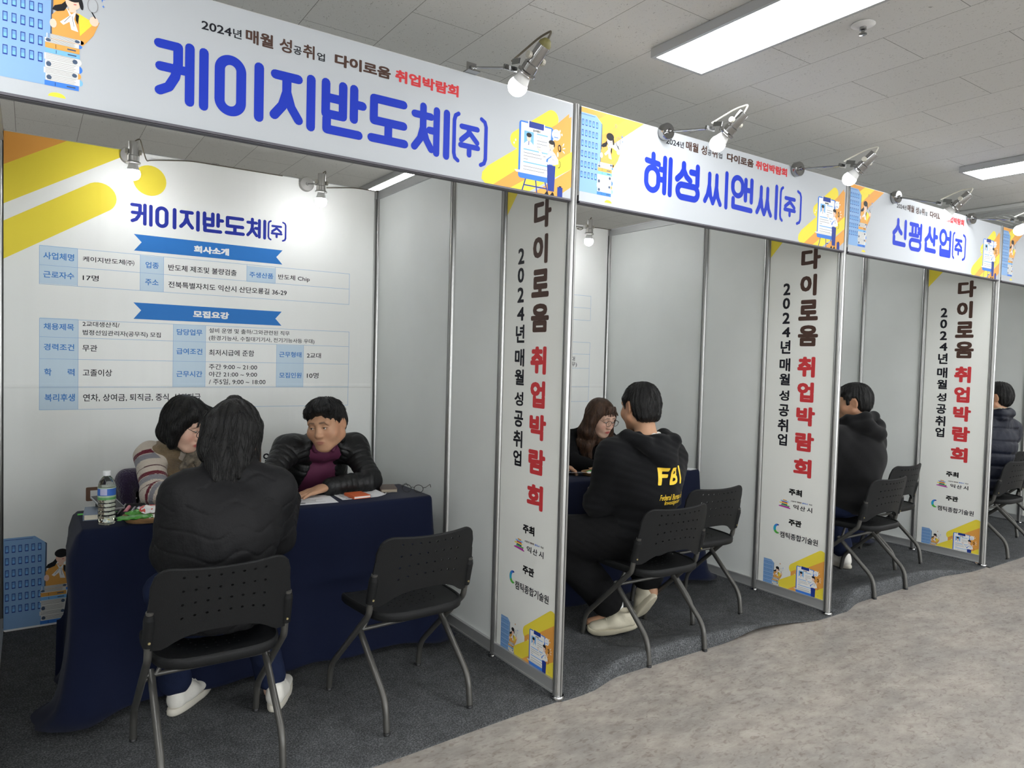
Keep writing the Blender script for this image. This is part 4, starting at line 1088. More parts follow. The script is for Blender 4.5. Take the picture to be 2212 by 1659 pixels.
table(2.28, 3.72, .83, 1.2, 'folding table hidden beneath the navy cloth of third booth', 'navy cloth just visible below the seats of the third booth')
table(4.25, 5.70, .83, 1.2, 'folding table hidden beneath the navy cloth of fourth booth', 'navy cloth of the fourth booth, a scrap seen under the chair', .5)

# ---------------------------------------------------------------- things on the tables
def at(o, x, y, z, rz=0): o.location = (x, y, z); o.rotation_euler = (0, 0, rz); return o
def book(name, label, cat, w, d, h, cov, page, group=None, spine=True):
    t = thing(name, label, cat)
    b = MB(); b.box((0, 0, h-.001), (w, d, .002)); b.box((0, 0, .001), (w, d, .002)); b.box((-w/2+.0012, 0, h/2), (.0024, d, h-.002)); b.build('cover', cov, t)
    b = MB(); b.box((.0015, 0, h/2), (w-.006, d-.006, h-.0046)); b.build('pages', page, t)
    return t
M_PAGE = mat('book_pages', (.62, .58, .47), rough=.8); M_WPAGE = mat('white_pages', (.72, .71, .68), rough=.8)
at(book('notebook', 'thick blue-grey notebook lying left of the water bottle', 'notebook', .115, .165, .024, mat('bluegrey_cover', (.16, .20, .27), rough=.6), M_PAGE), -1.605, 1.06, TZ, -.1)
at(book('pocket_notebook', 'small orange-red notebook on the papers before the man in quilted jacket', 'notebook', .088, .115, .013, mat('orange_cover', (.62, .12, .035), rough=.5), M_WPAGE), -.52, .957, TZ+.0032, 1.62-PI/2)
o = at(book('wallet', 'brown leather wallet behind the sleeve of the man, near the spectacles', 'wallet', .085, .14, .018, mat('brown_leather', (.10, .065, .05), rough=.5, bump=.2, bscale=200), mat('wallet_lining', (.32, .27, .2), rough=.7)), -.315, 1.06, TZ, -.3)
b = MB(); b.tube([(-.03, -.09, .004), (.005, -.075, .004), (.03, -.085, .004)], .0022, 6); b.ball((-.035, -.092, .005), .006)
tag(b.build('key_ring', M_CHROME, None, 50), 'small metal key ring lying beside the brown wallet', 'key ring').location = (-.335, 1.05, TZ)
b = MB(); b.tube([(0, 0, .0035), (.135, .015, .0035)], .0035, 8); b.tube([(.135, .015, .0035), (.145, .016, .0035)], [.0035, .001], 8)
at(tag(b.build('pen', mat('green_pen', (.12, .55, .10), rough=.4), None, 50), 'bright green pen poking out beside the blue-grey notebook', 'pen'), -1.683, 1.103, TZ, -.15)
# tablet propped behind the bottle
t = at(thing('tablet', 'dark tablet with silver edge lying tilted behind the water bottle', 'tablet'), -1.575, 1.10, TZ+.045, .3)
MB().rbox((0, 0, 0), (.085, .15, .007), r=.008, R=Rx(.25)).build('body', mat('silver_case', (.42, .42, .43), rough=.35, metal=.6), t, 40)
MB().box(tuple(Rx(.25) @ Vector((0, 0, .0042))), (.076, .138, .001), Rx(.25)).build('screen', M_BLACK, t)
MB().box((0, .02, -.022), (.06, .05, .04)).build('stand', M_BLACK, t)
# water bottle
t = at(thing('water_bottle', 'clear plastic water bottle with blue and green label on the nearest table', 'bottle'), -1.594, .893, TZ)
def clear(name, col, ior):
    m = mat(name, col, rough=.04, trans=1.0, ior=ior); return m
M_PET = clear('clear_plastic', (.97, .99, .98), 1.25); M_WATER = clear('water', (.93, .93, .80), 1.33)
b = MB(); prof = [(0, .003), (.020, .002), (.028, .0), (.031, .006)]
for k in range(5): prof += [(.0315, .012+.016*k), (.0315, .021+.016*k), (.0295, .0245+.016*k)]
prof += [(.0315, .096), (.0315, .150), (.0305, .158), (.026, .172), (.018, .184), (.0125, .190), (.0125, .196)]
b.lathe(prof, n=32); b.build('bottle_wall', M_PET, t, 40)
b = MB(); b.lathe([(0, .0055)]+[(r-.0016, h+.0035 if h < .01 else h) for r, h in prof[3:] if h < .152]+[(0, .150)], n=32); b.build('water', M_WATER, t, 40)
b = MB(); b.lathe([(.0325, .100), (.0325, .147)], n=32); 
m = mat('bottle_label', (.05, .13, .42), rough=.4)
lab = bpy.data.materials.new('bottle_label_print'); lab.use_nodes = True; nt = lab.node_tree; bs = nt.nodes['Principled BSDF']
tc = N(nt, 'ShaderNodeTexCoord'); sp = N(nt, 'ShaderNodeSeparateXYZ'); nt.links.new(tc.outputs['Object'], sp.inputs[0])
mr = N(nt, 'ShaderNodeMapRange'); mr.inputs['From Min'].default_value = .1; mr.inputs['From Max'].default_value = .147; nt.links.new(sp.outputs['Z'], mr.inputs[0])
cr = N(nt, 'ShaderNodeValToRGB'); cr.color_ramp.interpolation = 'CONSTANT'; e = cr.color_ramp.elements
e[0].position = 0; e[0].color = (.10, .30, .10, 1); e[1].position = .2; e[1].color = (.35, .47, .30, 1)
k = e.new(.34); k.color = (.03, .12, .45, 1); k = e.new(.93); k.color = (.5, .62, .5, 1)
nt.links.new(mr.outputs[0], cr.inputs[0]); nt.links.new(cr.outputs[0], bs.inputs['Base Color'])
b.build('label', lab, t, 40)
b = MB()
for i in range(9):
    a = -2.35+.085*i
    b.box((.0331*math.cos(a), .0331*math.sin(a), .131), (.0012, .0026, .024), Rz(a))
b.build('label_panel', mat('label_lilac', (.42, .42, .62), rough=.4), t)
b = MB(); b.lathe([(.0145, .193), (.0148, .196), (.0148, .208), (.0138, .211), (0, .211)], n=24); b.build('cap', mat('white_cap', (.7, .71, .72), rough=.4), t, 40)
# pencil tin with pens
t = at(thing('pencil_case', 'open black pencil tin holding pink and blue pens near snacks', 'pencil case'), -1.475, 1.095, TZ, -.25)
b = MB(); b.box((0, 0, .001), (.085, .17, .002))
for sx in (-1, 1): b.box((sx*.0415, 0, .008), (.002, .17, .016))
for sy in (-1, 1): b.box((0, sy*.084, .008), (.085, .002, .016))
b.build('tray', M_BLACK, t)
b = MB(); b.box((-.048, 0, .012), (.004, .17, .012), Ry(.5)); b.build('lid', mat('tin_silver', (.4, .4, .41), rough=.3, metal=.7), t)
for i, (dx, c, nm, lb) in enumerate(((-.026, (.75, .25, .32), 'highlighter', 'chubby pink marker pen in the pencil tin'), (-.004, (.35, .36, .38), 'pen', 'slim grey pen in the pencil tin'), (.012, (.3, .32, .55), 'pen', 'slim lilac-blue pen in the pencil tin'), (.028, (.75, .35, .3), 'pen', 'slim coral pen in the pencil tin'))):
    b = MB(); r = .0075 if i == 0 else .0042
    b.tube([(0, -.065, r), (0, .045, r)], r, 10); b.tube([(0, .045, r), (0, .062, r)], [r, r*.35], 10)
    o = tag(b.build(nm, mat('pen_%d' % i, c, rough=.4), None, 50), lb, 'pen', 'pens in the pencil tin')
    v = Rz(-.25) @ Vector((dx, 0, 0)); at(o, -1.475+v.x, 1.095+v.y, TZ+.0025, -.25)
# wooden snack trays with wrapped sweets
M_WOOD = mat('tray_wood', (.30, .17, .075), rough=.45, var=.25, vscale=14, stretch=(1, 6, 6))
def wood_tray(x, y, rx, ry, label):
    t = at(thing('wooden_tray', label, 'tray', group='wooden snack trays'), x, y, TZ)
    b = MB(); n = 40; prof = [(.0, .004), (.80, .004), (.86, .007), (.97, .024), (1.0, .025), (1.02, .022), (.90, .002), (.84, 0), (0, 0)]
    vs = []; fs = []
    for r, z in prof:
        for k in range(n):
            a = 2*PI*k/n; vs.append((rx*r*math.copysign(abs(math.cos(a))**.75, math.cos(a)), ry*r*math.copysign(abs(math.sin(a))**.75, math.sin(a)), z))
    for i in range(len(prof)-1):
        for k in range(n): fs.append([i*n+k, i*n+(k+1) % n, (i+1)*n+(k+1) % n, (i+1)*n+k])
    b.add(vs, fs); b.build('bowl', M_WOOD, t, 50)
wood_tray(-1.425, .885, .115, .075, 'oval wooden tray of wrapped snacks beside the seated woman in black padded jacket')
wood_tray(1.02, .955, .10, .07, 'oval wooden tray of wrapped snacks on the second booth table')
def packet(name, label, x, y, z, w, d, h, m, rot, tilt=0, group=None):
    nx, ny = 14, 10; b = MB(); vs = []; fs = []
    rs = np.random.RandomState(int(abs(x*1000+y*77)) % 1000)
    ph = rs.rand(4)*6
    for side in (1, -1):
        for i in range(nx+1):
            for j in range(ny+1):
                u, v = i/nx*2-1, j/ny*2-1
                env = max(0, 1-u**6)*max(0, 1-v**4)
                zz = side*h/2*env*(1+.25*math.sin(7*u+ph[0])*math.sin(5*v+ph[1]))+.0022*math.sin(13*u+ph[2]+4*v)
                xx = u*w/2*(1+.04*math.sin(9*v+ph[3])*(abs(u) > .9))
                vs.append((xx, v*d/2*(1-.10*(1-abs(u))**2), zz))
    L = (nx+1)*(ny+1)
    for s in (0, 1):
        for i in range(nx):
            for j in range(ny):
                q = [s*L+i*(ny+1)+j, s*L+(i+1)*(ny+1)+j, s*L+(i+1)*(ny+1)+j+1, s*L+i*(ny+1)+j+1]
                fs.append(q if s == 0 else q[::-1])
    b.add(vs, fs)
    o = b.build(name, m, None, 40); o.location = (x, y, z); o.rotation_euler = (tilt, 0, rot)
    return tag(o, label, 'snack', group)
M_GREENP = mat('green_foil', (.06, .25, .035), rough=.25, spec=.6); M_BROWNP = mat('brown_foil', (.10, .05, .025), rough=.3)
M_REDW = bpy.data.materials.new('red_white_foil'); M_REDW.use_nodes = True
nt = M_REDW.node_tree; bs = nt.nodes['Principled BSDF']; bs.inputs['Roughness'].default_value = .25
tc = N(nt, 'ShaderNodeTexCoord'); n = N(nt, 'ShaderNodeTexNoise'); n.inputs['Scale'].default_value = 45; nt.links.new(tc.outputs['Object'], n.inputs['Vector'])
cr = N(nt, 'ShaderNodeValToRGB'); cr.color_ramp.interpolation = 'CONSTANT'; e = cr.color_ramp.elements
e[0].position = 0; e[0].color = (.7, .68, .66, 1); e[1].position = .54; e[1].color = (.5, .05, .04, 1); nt.links.new(n.outputs['Fac'], cr.inputs[0]); nt.links.new(cr.outputs[0], bs.inputs['Base Color'])
GS = 'wrapped snacks on the wooden trays'
packet('snack_packet', 'bright green snack packet hanging over the tray edge', -1.50, .825, TZ+.030, .13, .045, .012, M_GREENP, .05, .1, GS)
packet('snack_packet', 'twisted green snack wrapper standing behind the bright green packet', -1.495, .885, TZ+.034, .075, .04, .016, M_GREENP, .75, .3, GS)
packet('snack_packet', 'shiny red and white snack packet on the nearest tray', -1.425, .90, TZ+.042, .11, .07, .022, M_REDW, .25, .25, GS)
packet('snack_packet', 'brown wrapped snack under the red and white packet', -1.43, .87, TZ+.022, .10, .045, .016, M_BROWNP, .1, 0, GS)
packet('snack_packet', 'white wrapped snack at the front of nearest tray', -1.405, .832, TZ+.026, .10, .04, .014, M_WPAGE, .12, 0, GS)
packet('snack_packet', 'green wrapped snack on the second booth tray', .985, .95, TZ+.026, .08, .05, .014, M_GREENP, .3, 0, GS)
packet('snack_packet', 'brown wrapped biscuit on top of second booth tray', 1.03, .965, TZ+.036, .10, .05, .016, mat('tan_foil', (.35, .2, .1), rough=.3), -.2, .1, GS)
packet('snack_packet', 'white snack packet at the edge of second booth tray', .975, .925, TZ+.024, .11, .035, .010, M_WPAGE, -.1, 0, GS)
# papers
M_PAPER = mat('white_paper', (.78, .78, .80), rough=.7)
def sheet(label, x, y, w, d, rot, z=TZ, curl=0, marks=True, name='paper_sheet', group='paper forms on the tables'):
    b = MB(); nx = 10; vs = []; fs = []
    for s in (0, 1):
        for i in range(nx+1):
            for j in (0, 1):
                u = i/nx; vs.append(((u-.5)*w, (j-.5)*d, .0012-.0007*s+curl*max(0, u-.75)**2*8))
    L = (nx+1)*2
    for i in range(nx):
        fs.append([i*2, i*2+2, i*2+3, i*2+1]); fs.append([L+i*2+1, L+i*2+3, L+i*2+2, L+i*2])
    b.add(vs, fs)
    if marks:
        b.mat(1)
        rs = np.random.RandomState(int(abs(x*100)))
        for k in range(9):
            yy = (.38-.085*k)*d; ww = w*(.5+.3*rs.rand())*.7
            b.box((-w*.42+ww/2, yy, .0015), (ww, .0022, .0003))
        for k in range(3): b.box((-w*.1, (.3-.3*k)*d, .0015), (w*.72, .0012, .0003))
        b.box((-w*.3, -d*.36, .0015), (w*.2, d*.05, .0003))
    o = b.build(name, [M_PAPER, mat('print_ink', (.22, .22, .26), rough=.8)], None)
    o.location = (x, y, z); o.rotation_euler = (0, 0, rot)
    return tag(o, label, 'paper', group)
sheet('printed form under the flat hand of the man in quilted jacket', -.74, .985, .21, .20, -.10, TZ)
sheet('printed form lying under the small orange-red notebook', -.50, .985, .22, .15, -.02, TZ+.0014, .02)
sheet('white paper at the right end of second booth table', 1.74, .90, .09, .13, .2, TZ, 0, False)
# spectacles left on the cloth
def spectacles(name, label, m, parent=None, scale=1.0, fold=True):
    b = MB(); R = .021; lens = []
    for sx in (-1, 1):
        P = [(sx*.031+R*1.12*math.cos(a), 0, .022+R*.92*math.sin(a)) for a in [2*PI*k/22 for k in range(23)]]
        b.tube(P, .0016, 8, False)
    b.tube([(-.010, 0, .027), (0, -.003, .030), (.010, 0, .027)], .0014, 6)
    for sx in (-1, 1):
        if fold: b.tube(fillet([(sx*.055, 0, .028), (sx*.066, .004, .03), (sx*.064, .11, .028), (sx*.062, .135, .008)], .012, 4), .0015, 6)
        else: b.tube(fillet([(sx*.054, 0, .028), (sx*.066, .004, .03), (sx*.074, .10, .030), (sx*.073, .125, .012)], .012, 4), .0011, 6)
    return b
b = spectacles('', '', None)
t = at(thing('spectacles', 'black spectacles left open at the right end of nearest table', 'glasses'), -.235, .93, TZ+.0015, -.72)
b.build('spectacle_frame', M_BLACK, t, 50)
b = MB()
for sx in (-1, 1): b.lathe([(0, -.0005), (.0205, -.0005), (.0205, .0005), (0, .0005)], (sx*.031, 0, .022), 20, (0, 1, 0))
b.build('lens', clear('lens_glass', (1, 1, 1), 1.1), t)
# ---------------------------------------------------------------- smooth bodies: distance fields turned into one closed surface
def A3(x): return np.array(x, float)
def unit(v): v = A3(v); return v/np.linalg.norm(v)
class Sdf:
    """ordered list of primitives blended smoothly; later ones may also carve"""
    def __init__(s): s.p = []
    def rc(s, a, b, r1, r2, k=.02, neg=False, flat=None, o=0):
        """tapered capsule; flat=(axis, factor) squashes it along an axis; o: arc-length offset for patterns"""
        s.p.append(('rc', A3(a), A3(b), r1, r2, k, neg, flat, o)); return s
    def el(s, c, r, R=None, k=.02, neg=False, o=0):
        s.p.append(('el', A3(c), A3(r), np.eye(3) if R is None else np.array(R), k, neg, o)); return s
    def hs(s, c, n, k=.01):
        """cuts away everything on the side the normal points to"""
        s.p.append(('hs', A3(c), unit(n), k)); return s
    def chain(s, pts, rs, k=.02, **kw):
        for i in range(len(pts)-1): s.rc(pts[i], pts[i+1], rs[i], rs[i+1], k, **kw)
        return s
    def bounds(s):
        lo, hi = np.full(3, 1e9), np.full(3, -1e9)
        for q in s.p:
            if q[0] == 'rc' and not q[6]:
                r = max(q[3], q[4])
                for e in (q[1], q[2]): lo = np.minimum(lo, e-r); hi = np.maximum(hi, e+r)
            if q[0] == 'el' and not q[5]:
                r = max(q[2]); lo = np.minimum(lo, q[1]-r); hi = np.maximum(hi, q[1]+r)
        return lo-.03, hi+.03
    def ev(s, P, margin=.075, want_u=False):
        P = P.astype(np.float32); n = len(P); d = np.full(n, .5, np.float32); U = np.zeros(n, np.float32); I = np.zeros(n, np.int16); best = np.full(n, 9, np.float32)
        for qi, q in enumerate(s.p):
            t = q[0]
            if t == 'hs':
                dd = ((P-q[1])@q[2]).astype(np.float32); k = q[3]
                h = np.clip(.5-.5*(dd-d)/k*-1, 0, 1) if k else 0
                h = np.clip(.5+.5*(dd-d)/k, 0, 1); d = d+(dd-d)*h+k*h*(1-h); continue
            if t == 'rc':
                a, b, r1, r2, k, neg, flat, o = q[1:]
                c = (a+b)/2; br = np.linalg.norm(b-a)/2+max(r1, r2)+margin
            else:
                c, r, R, k, neg, o = q[1:]; br = max(r)+margin
            D = P-c.astype(np.float32)
            m = np.nonzero((D*D).sum(1) < br*br)[0]
            if not len(m): continue
            if t == 'rc':
                p = P[m]-a.astype(np.float32); ba = (b-a).astype(np.float32); L2 = float(ba@ba) or 1e-9
                tt = np.clip(p@ba/L2, 0, 1); e = p-tt[:, None]*ba
                if flat is not None:
                    ax = unit(flat[0]).astype(np.float32); e = e+(e@ax)[:, None]*ax*(1/flat[1]-1)
                dd = np.sqrt((e*e).sum(1))-(r1+(r2-r1)*tt)
                if flat is not None: dd = dd*min(1, flat[1]*1.15)
                uu = o+tt*math.sqrt(L2)
            else:
                p = D[m]@R.T.astype(np.float32); k0 = np.sqrt(((p/r.astype(np.float32))**2).sum(1)); k1 = np.sqrt(((p/(r*r).astype(np.float32))**2).sum(1))+1e-9
                dd = k0*(k0-1)/k1; uu = o+p[:, 2]
            dm = d[m]
            if neg:
                h = np.clip(.5-.5*(dm+dd)/k, 0, 1); d[m] = dm+(-dd-dm)*h+k*h*(1-h)
            else:
                h = np.clip(.5+.5*(dm-dd)/k, 0, 1); d[m] = dm+(dd-dm)*h-k*h*(1-h)
                w = dd < best[m]; mm = m[w]; best[mm] = dd[w]; U[mm] = uu[w]; I[mm] = qi
        return (d, U, I) if want_u else d
def snets(f, lo, hi, h):
    B = 4; lo = np.asarray(lo, float); n = np.ceil((np.asarray(hi)-lo)/(h*B)).astype(int)+1
    ii = np.stack(np.meshgrid(*[np.arange(k) for k in n], indexing='ij'), -1).reshape(-1, 3)
    d = f(lo+(ii+.5)*B*h)
    ii = ii[np.abs(d) < B*h*1.05+.014]
    off = np.stack(np.meshgrid(*[np.arange(B+1)]*3, indexing='ij'), -1).reshape(-1, 3)
    M_ = len(ii)
    D = f((lo+(ii[:, None]*B+off)*h).reshape(-1, 3)).reshape(M_, B+1, B+1, B+1)
    C8 = [(a, b, c) for a in (0, 1) for b in (0, 1) for c in (0, 1)]
    V8 = np.stack([D[:, a:a+B, b:b+B, c:c+B] for a, b, c in C8], -1).reshape(-1, 8)
    cc = np.stack(np.meshgrid(*[np.arange(B)]*3, indexing='ij'), -1).reshape(-1, 3)
    cells = (ii[:, None]*B+cc).reshape(-1, 3)
    s = V8 < 0; c = s.sum(1); keep = (c > 0) & (c < 8)
    V8 = V8[keep]; cells = cells[keep]; s = s[keep]
    acc = np.zeros((len(V8), 3)); cnt = np.zeros(len(V8))
    for i in range(8):
        for j in range(i+1, 8):
            df = np.array(C8[j])-np.array(C8[i])
            if np.abs(df).sum() != 1: continue
            m = s[:, i] != s[:, j]; t = V8[m, i]/(V8[m, i]-V8[m, j])
            acc[m] += np.array(C8[i])+t[:, None]*df; cnt[m] += 1
    vp = lo+(cells+acc/cnt[:, None])*h
    NN = (n*B+2).astype(np.int64); key = (cells[:, 0].astype(np.int64)*NN[1]+cells[:, 1])*NN[2]+cells[:, 2]
    o = np.argsort(key); key = key[o]; vp = vp[o]; cells = cells[o]; s = s[o]
    def find(cl):
        k = (cl[:, 0].astype(np.int64)*NN[1]+cl[:, 1])*NN[2]+cl[:, 2]; p = np.minimum(np.searchsorted(key, k), len(key)-1)
        return np.where(key[p] == k, p, -1)
    F = []
    for ax, far in ((0, 4), (1, 2), (2, 1)):
        b, g = (ax+1) % 3, (ax+2) % 3
        m = s[:, 0] != s[:, far]; cl = cells[m]; eb = np.eye(3, dtype=int)[b]; eg = np.eye(3, dtype=int)[g]
        q = np.stack([find(cl), find(cl-eb), find(cl-eb-eg), find(cl-eg)], 1); ok = (q >= 0).all(1); q = q[ok]; fl = s[m][ok][:, 0]
        q[~fl] = q[~fl][:, ::-1]; F.append(q)
    return vp, np.concatenate(F)
def nz(P, fr, seed, n=5):
    rs = np.random.RandomState(seed); o = 0
    for i in range(n):
        k = rs.normal(size=3)*fr; o = o+np.sin(P@k+rs.rand()*6.28)
    return (o/n*1.2).astype(np.float32)
def sdf_mesh(name, sd, h, m, parent, disp=None, color=None, off=(0, 0, 0), relax=1):
    f = (lambda P: sd.ev(P)) if disp is None else (lambda P: disp(P, *sd.ev(P, want_u=True)))
    lo, hi = sd.bounds(); V, F = snets(f, lo, hi, h)
    for _ in range(relax):
        # light smoothing of the net
        S = np.zeros_like(V); c = np.zeros(len(V))
        for a in range(4):
            i, j = F[:, a], F[:, (a+1) % 4]; np.add.at(S, i, V[j]); np.add.at(c, i, 1); np.add.at(S, j, V[i]); np.add.at(c, j, 1)
        V = .6*V+.4*S/np.maximum(c, 1)[:, None]
    me = bpy.data.meshes.new(name); me.vertices.add(len(V)); me.vertices.foreach_set('co', (V-np.array(off)).astype(np.float32).ravel())
    me.loops.add(F.size); me.loops.foreach_set('vertex_index', F.astype(np.int32).ravel()); me.polygons.add(len(F))
    me.polygons.foreach_set('loop_start', np.arange(0, F.size, 4, dtype=np.int32))
    me.polygons.foreach_set('use_smooth', [True]*len(F)); me.update(calc_edges=True)
    if color is not None:
        at_ = me.color_attributes.new('tint', 'FLOAT_COLOR', 'POINT'); c4 = np.ones((len(V), 4), np.float32); c4[:, :3] = color(V); at_.data.foreach_set('color', c4.ravel())
    me.materials.append(m)
    o = link(name, me, parent); return o, V, F
# ---------------------------------------------------------------- people
M_SKIN = {}
def skin_mat(nm):
    if nm not in M_SKIN: M_SKIN[nm] = mat('skin_'+nm, (.5, .32, .23), rough=.5, spec=.35, attr='tint', bump=.08, bscale=260)
    return M_SKIN[nm]
M_HAIRK = mat('black_hair', (.0045, .0042, .0042), rough=.40, spec=.32, bump=.5, bscale=60, stretch=(9, 9, .6), bdetail=3)
M_HAIRB = mat('brown_hair', (.048, .023, .012), rough=.40, spec=.35, bump=.5, bscale=60, stretch=(9, 9, .5), bdetail=3, var=.55, vscale=8)
M_EYEW = mat('eye_white', (.55, .52, .48), rough=.2); M_EYEB = mat('dark_iris', (.012, .008, .006), rough=.1)
M_SHOEW = mat('white_leather', (.62, .60, .55), rough=.5, bump=.1, bscale=120); M_SOLE = mat('rubber_sole', (.52, .49, .42), rough=.65)
M_CREAM = mat('cream_leather', (.52, .48, .37), rough=.5, bump=.1, bscale=120); M_CSOLE = mat('cream_sole', (.45, .41, .31), rough=.65)
M_JEANS = mat('blue_jeans', (.010, .0155, .041), rough=.85, spec=.15, bump=.3, bscale=500, var=.25, vscale=9)
M_BTROU = mat('black_trousers', (.0055, .0055, .006), rough=.85, spec=.15, bump=.25, bscale=300)
M_BPAD = mat('black_padded', (.0062, .0062, .007), rough=.66, spec=.22, bump=.15, bscale=90)
M_BQUILT = mat('black_quilted', (.006, .0062, .0066), rough=.46, spec=.35, bump=.2, bscale=70)
M_HOODY = mat('black_hoodie', (.0060, .0062, .0070), rough=.9, spec=.12, sheen=.05, bump=.25, bscale=350)
M_HOODY2 = mat('charcoal_hoodie', (.0075, .0075, .0080), rough=.9, spec=.12, sheen=.08, bump=.25, bscale=350)
M_NAVYP = mat('navy_padded', (.0042, .0062, .0150), rough=.55, spec=.3, bump=.15, bscale=80)
M_BKNIT = mat('black_cardigan', (.005, .005, .0055), rough=.9, spec=.12, bump=.3, bscale=250)
M_GREYT = mat('dark_grey_top', (.022, .022, .025), rough=.8)
M_FLEECE = mat('tan_fleece', (.20, .145, .085), rough=.95, spec=.1, sheen=.3, bump=.9, bscale=130, bdetail=4, var=.18, vscale=30)
M_WINE = mat('wine_polo', (.085, .012, .042), rough=.75, bump=.15, bscale=400)
M_SHERPA = mat('cream_sherpa', (.50, .43, .32), rough=.95, bump=1.0, bscale=160)
M_PURPLE = mat('purple_plush', (.035, .022, .055), rough=.95, spec=.1, sheen=.35, bump=.9, bscale=130, bdetail=4, var=.25, vscale=24)

def look(dirv, roll=0.0):
    """head axes from the direction of the face: columns right, forward, up"""
    f = unit(dirv); r = unit(np.cross(f, [0, 0, 1])); u = np.cross(r, f)
    c, s_ = math.cos(roll), math.sin(roll)
    return np.stack([c*r+s_*u, f, -s_*r+c*u], 1)
def head_prims(S, C, H, sc=1.0, male=False, full=.0):
    T = lambda x, y, z: C+H@(np.array([x, y, z])*sc)
    E_ = lambda c, r, k=.02, neg=False, R=None: S.el(T(*c), np.array(r)*sc, (H.T if R is None else R@H.T), k*sc, neg)
    Cp = lambda a, b, r1, r2, k=.02, neg=False: S.rc(T(*a), T(*b), r1*sc, r2*sc, k*sc, neg)
    E_((0, -.012, .034), (.074, .093, .081))
    E_((0, .022, -.018), (.064+full, .070, .082), .03)
    for sx in (-1, 1):
        Cp((sx*(.052+full), .0, -.052), (sx*.022, .058, -.090), .026, .020, .03)
        E_((sx*.040, .058, -.030), (.026+full, .024, .026), .03)
    E_((0, .066, -.095), (.026, .020, .018 if not male else .021), .025)
    Cp((-.040, .078, .026), (.040, .078, .026), .014 if male else .011, .014 if male else .011, .02)
    for sx in (-1, 1): E_((sx*.031, .098, .004), (.019, .020, .013), .016, True)
    Cp((0, .083, .018), (0, .099, -.026), .0075, .0105, .016); E_((0, .1015, -.030), (.0125, .0120, .0100), .01)
    for sx in (-1, 1): E_((sx*.0125, .095, -.033), (.0085, .010, .008), .008)
    for sx in (-1, 1):
        E_((sx*.031, .0745, .0035), (.0165, .0150, .0125), .006)      # closed lid mass
        E_((sx*.0315, .094, .0020), (.0125, .010, .0027 if male else .0032), .003, True) # the slit
    E_((0, .078, -.064), (.030, .016, .018), .02)
    E_((0, .0915, -.0610), (.022, .0065, .0046), .006); E_((0, .0900, -.0695), (.018, .0075, .0055), .006)
    Cp((-.021, .0975, -.0650), (.021, .0975, -.0650), .0018, .0018, .003, True)
    for sx in (-1, 1):
        Rr = np.array(Matrix.Rotation(sx*.35, 3, 'Z'))@np.array(Matrix.Rotation(-.18, 3, 'X'))
        E_((sx*.078, -.012, -.002), (.0075, .020, .032), .008, R=Rr.T)
        E_((sx*.087, -.006, .002), (.006, .010, .017), .006, True, R=Rr.T)
    return T
def head_colors(V, C, H, sc, base, lip, brow, browz=.030, blush=0):
    L = (V-C)@H/sc
    col = np.tile(np.array(base, float), (len(V), 1))
    def mixin(m, c): col[:] = col*(1-m[:, None])+np.array(c)*m[:, None]
    near = (np.abs(L) < .14).all(1)
    bl = np.exp(-(((np.abs(L[:, 0])-.042)/.022)**2+((L[:, 2]+.030)/.024)**2))*near*(L[:, 1] > .02)
    mixin(bl*blush, np.array(base)*np.array([1.08, .72, .72]))
    nb = np.exp(-((L[:, 0]/.016)**2+((L[:, 2]+.03)/.014)**2))*near*(L[:, 1] > .08); mixin(nb*blush*.7, np.array(base)*np.array([1.05, .8, .78]))
    m = np.clip(1.4-((L[:, 0]/.0235)**2+((L[:, 2]+.0655)/.0105)**2)*1.2, 0, 1)*near*(L[:, 1] > .075); mixin(m, lip)
    ax = np.abs(L[:, 0]); bz = browz+.10*(ax-.018)-2.2*np.maximum(ax-.036, 0)**1.5*6
    m = np.clip(1.5-np.abs(L[:, 2]-bz)/.0038, 0, 1)*np.clip((ax-.009)/.005, 0, 1)*np.clip((.053-ax)/.008, 0, 1)*near*(L[:, 1] > .045); mixin(m*brow[1], brow[0])
    # lash line
    m = np.clip(1.3-np.abs(L[:, 2]-.0060+((ax-.031)/.0155)**2*.004)/.0022, 0, 1)*(np.abs(ax-.0315) < .0155)*near*(L[:, 1] > .06); mixin(m*.75, (.02, .014, .012))
    ear = ((np.abs(L[:, 0]) > .07)*near).astype(float); mixin(ear*.25, np.array(base)*np.array([1.1, .75, .7]))
    return col
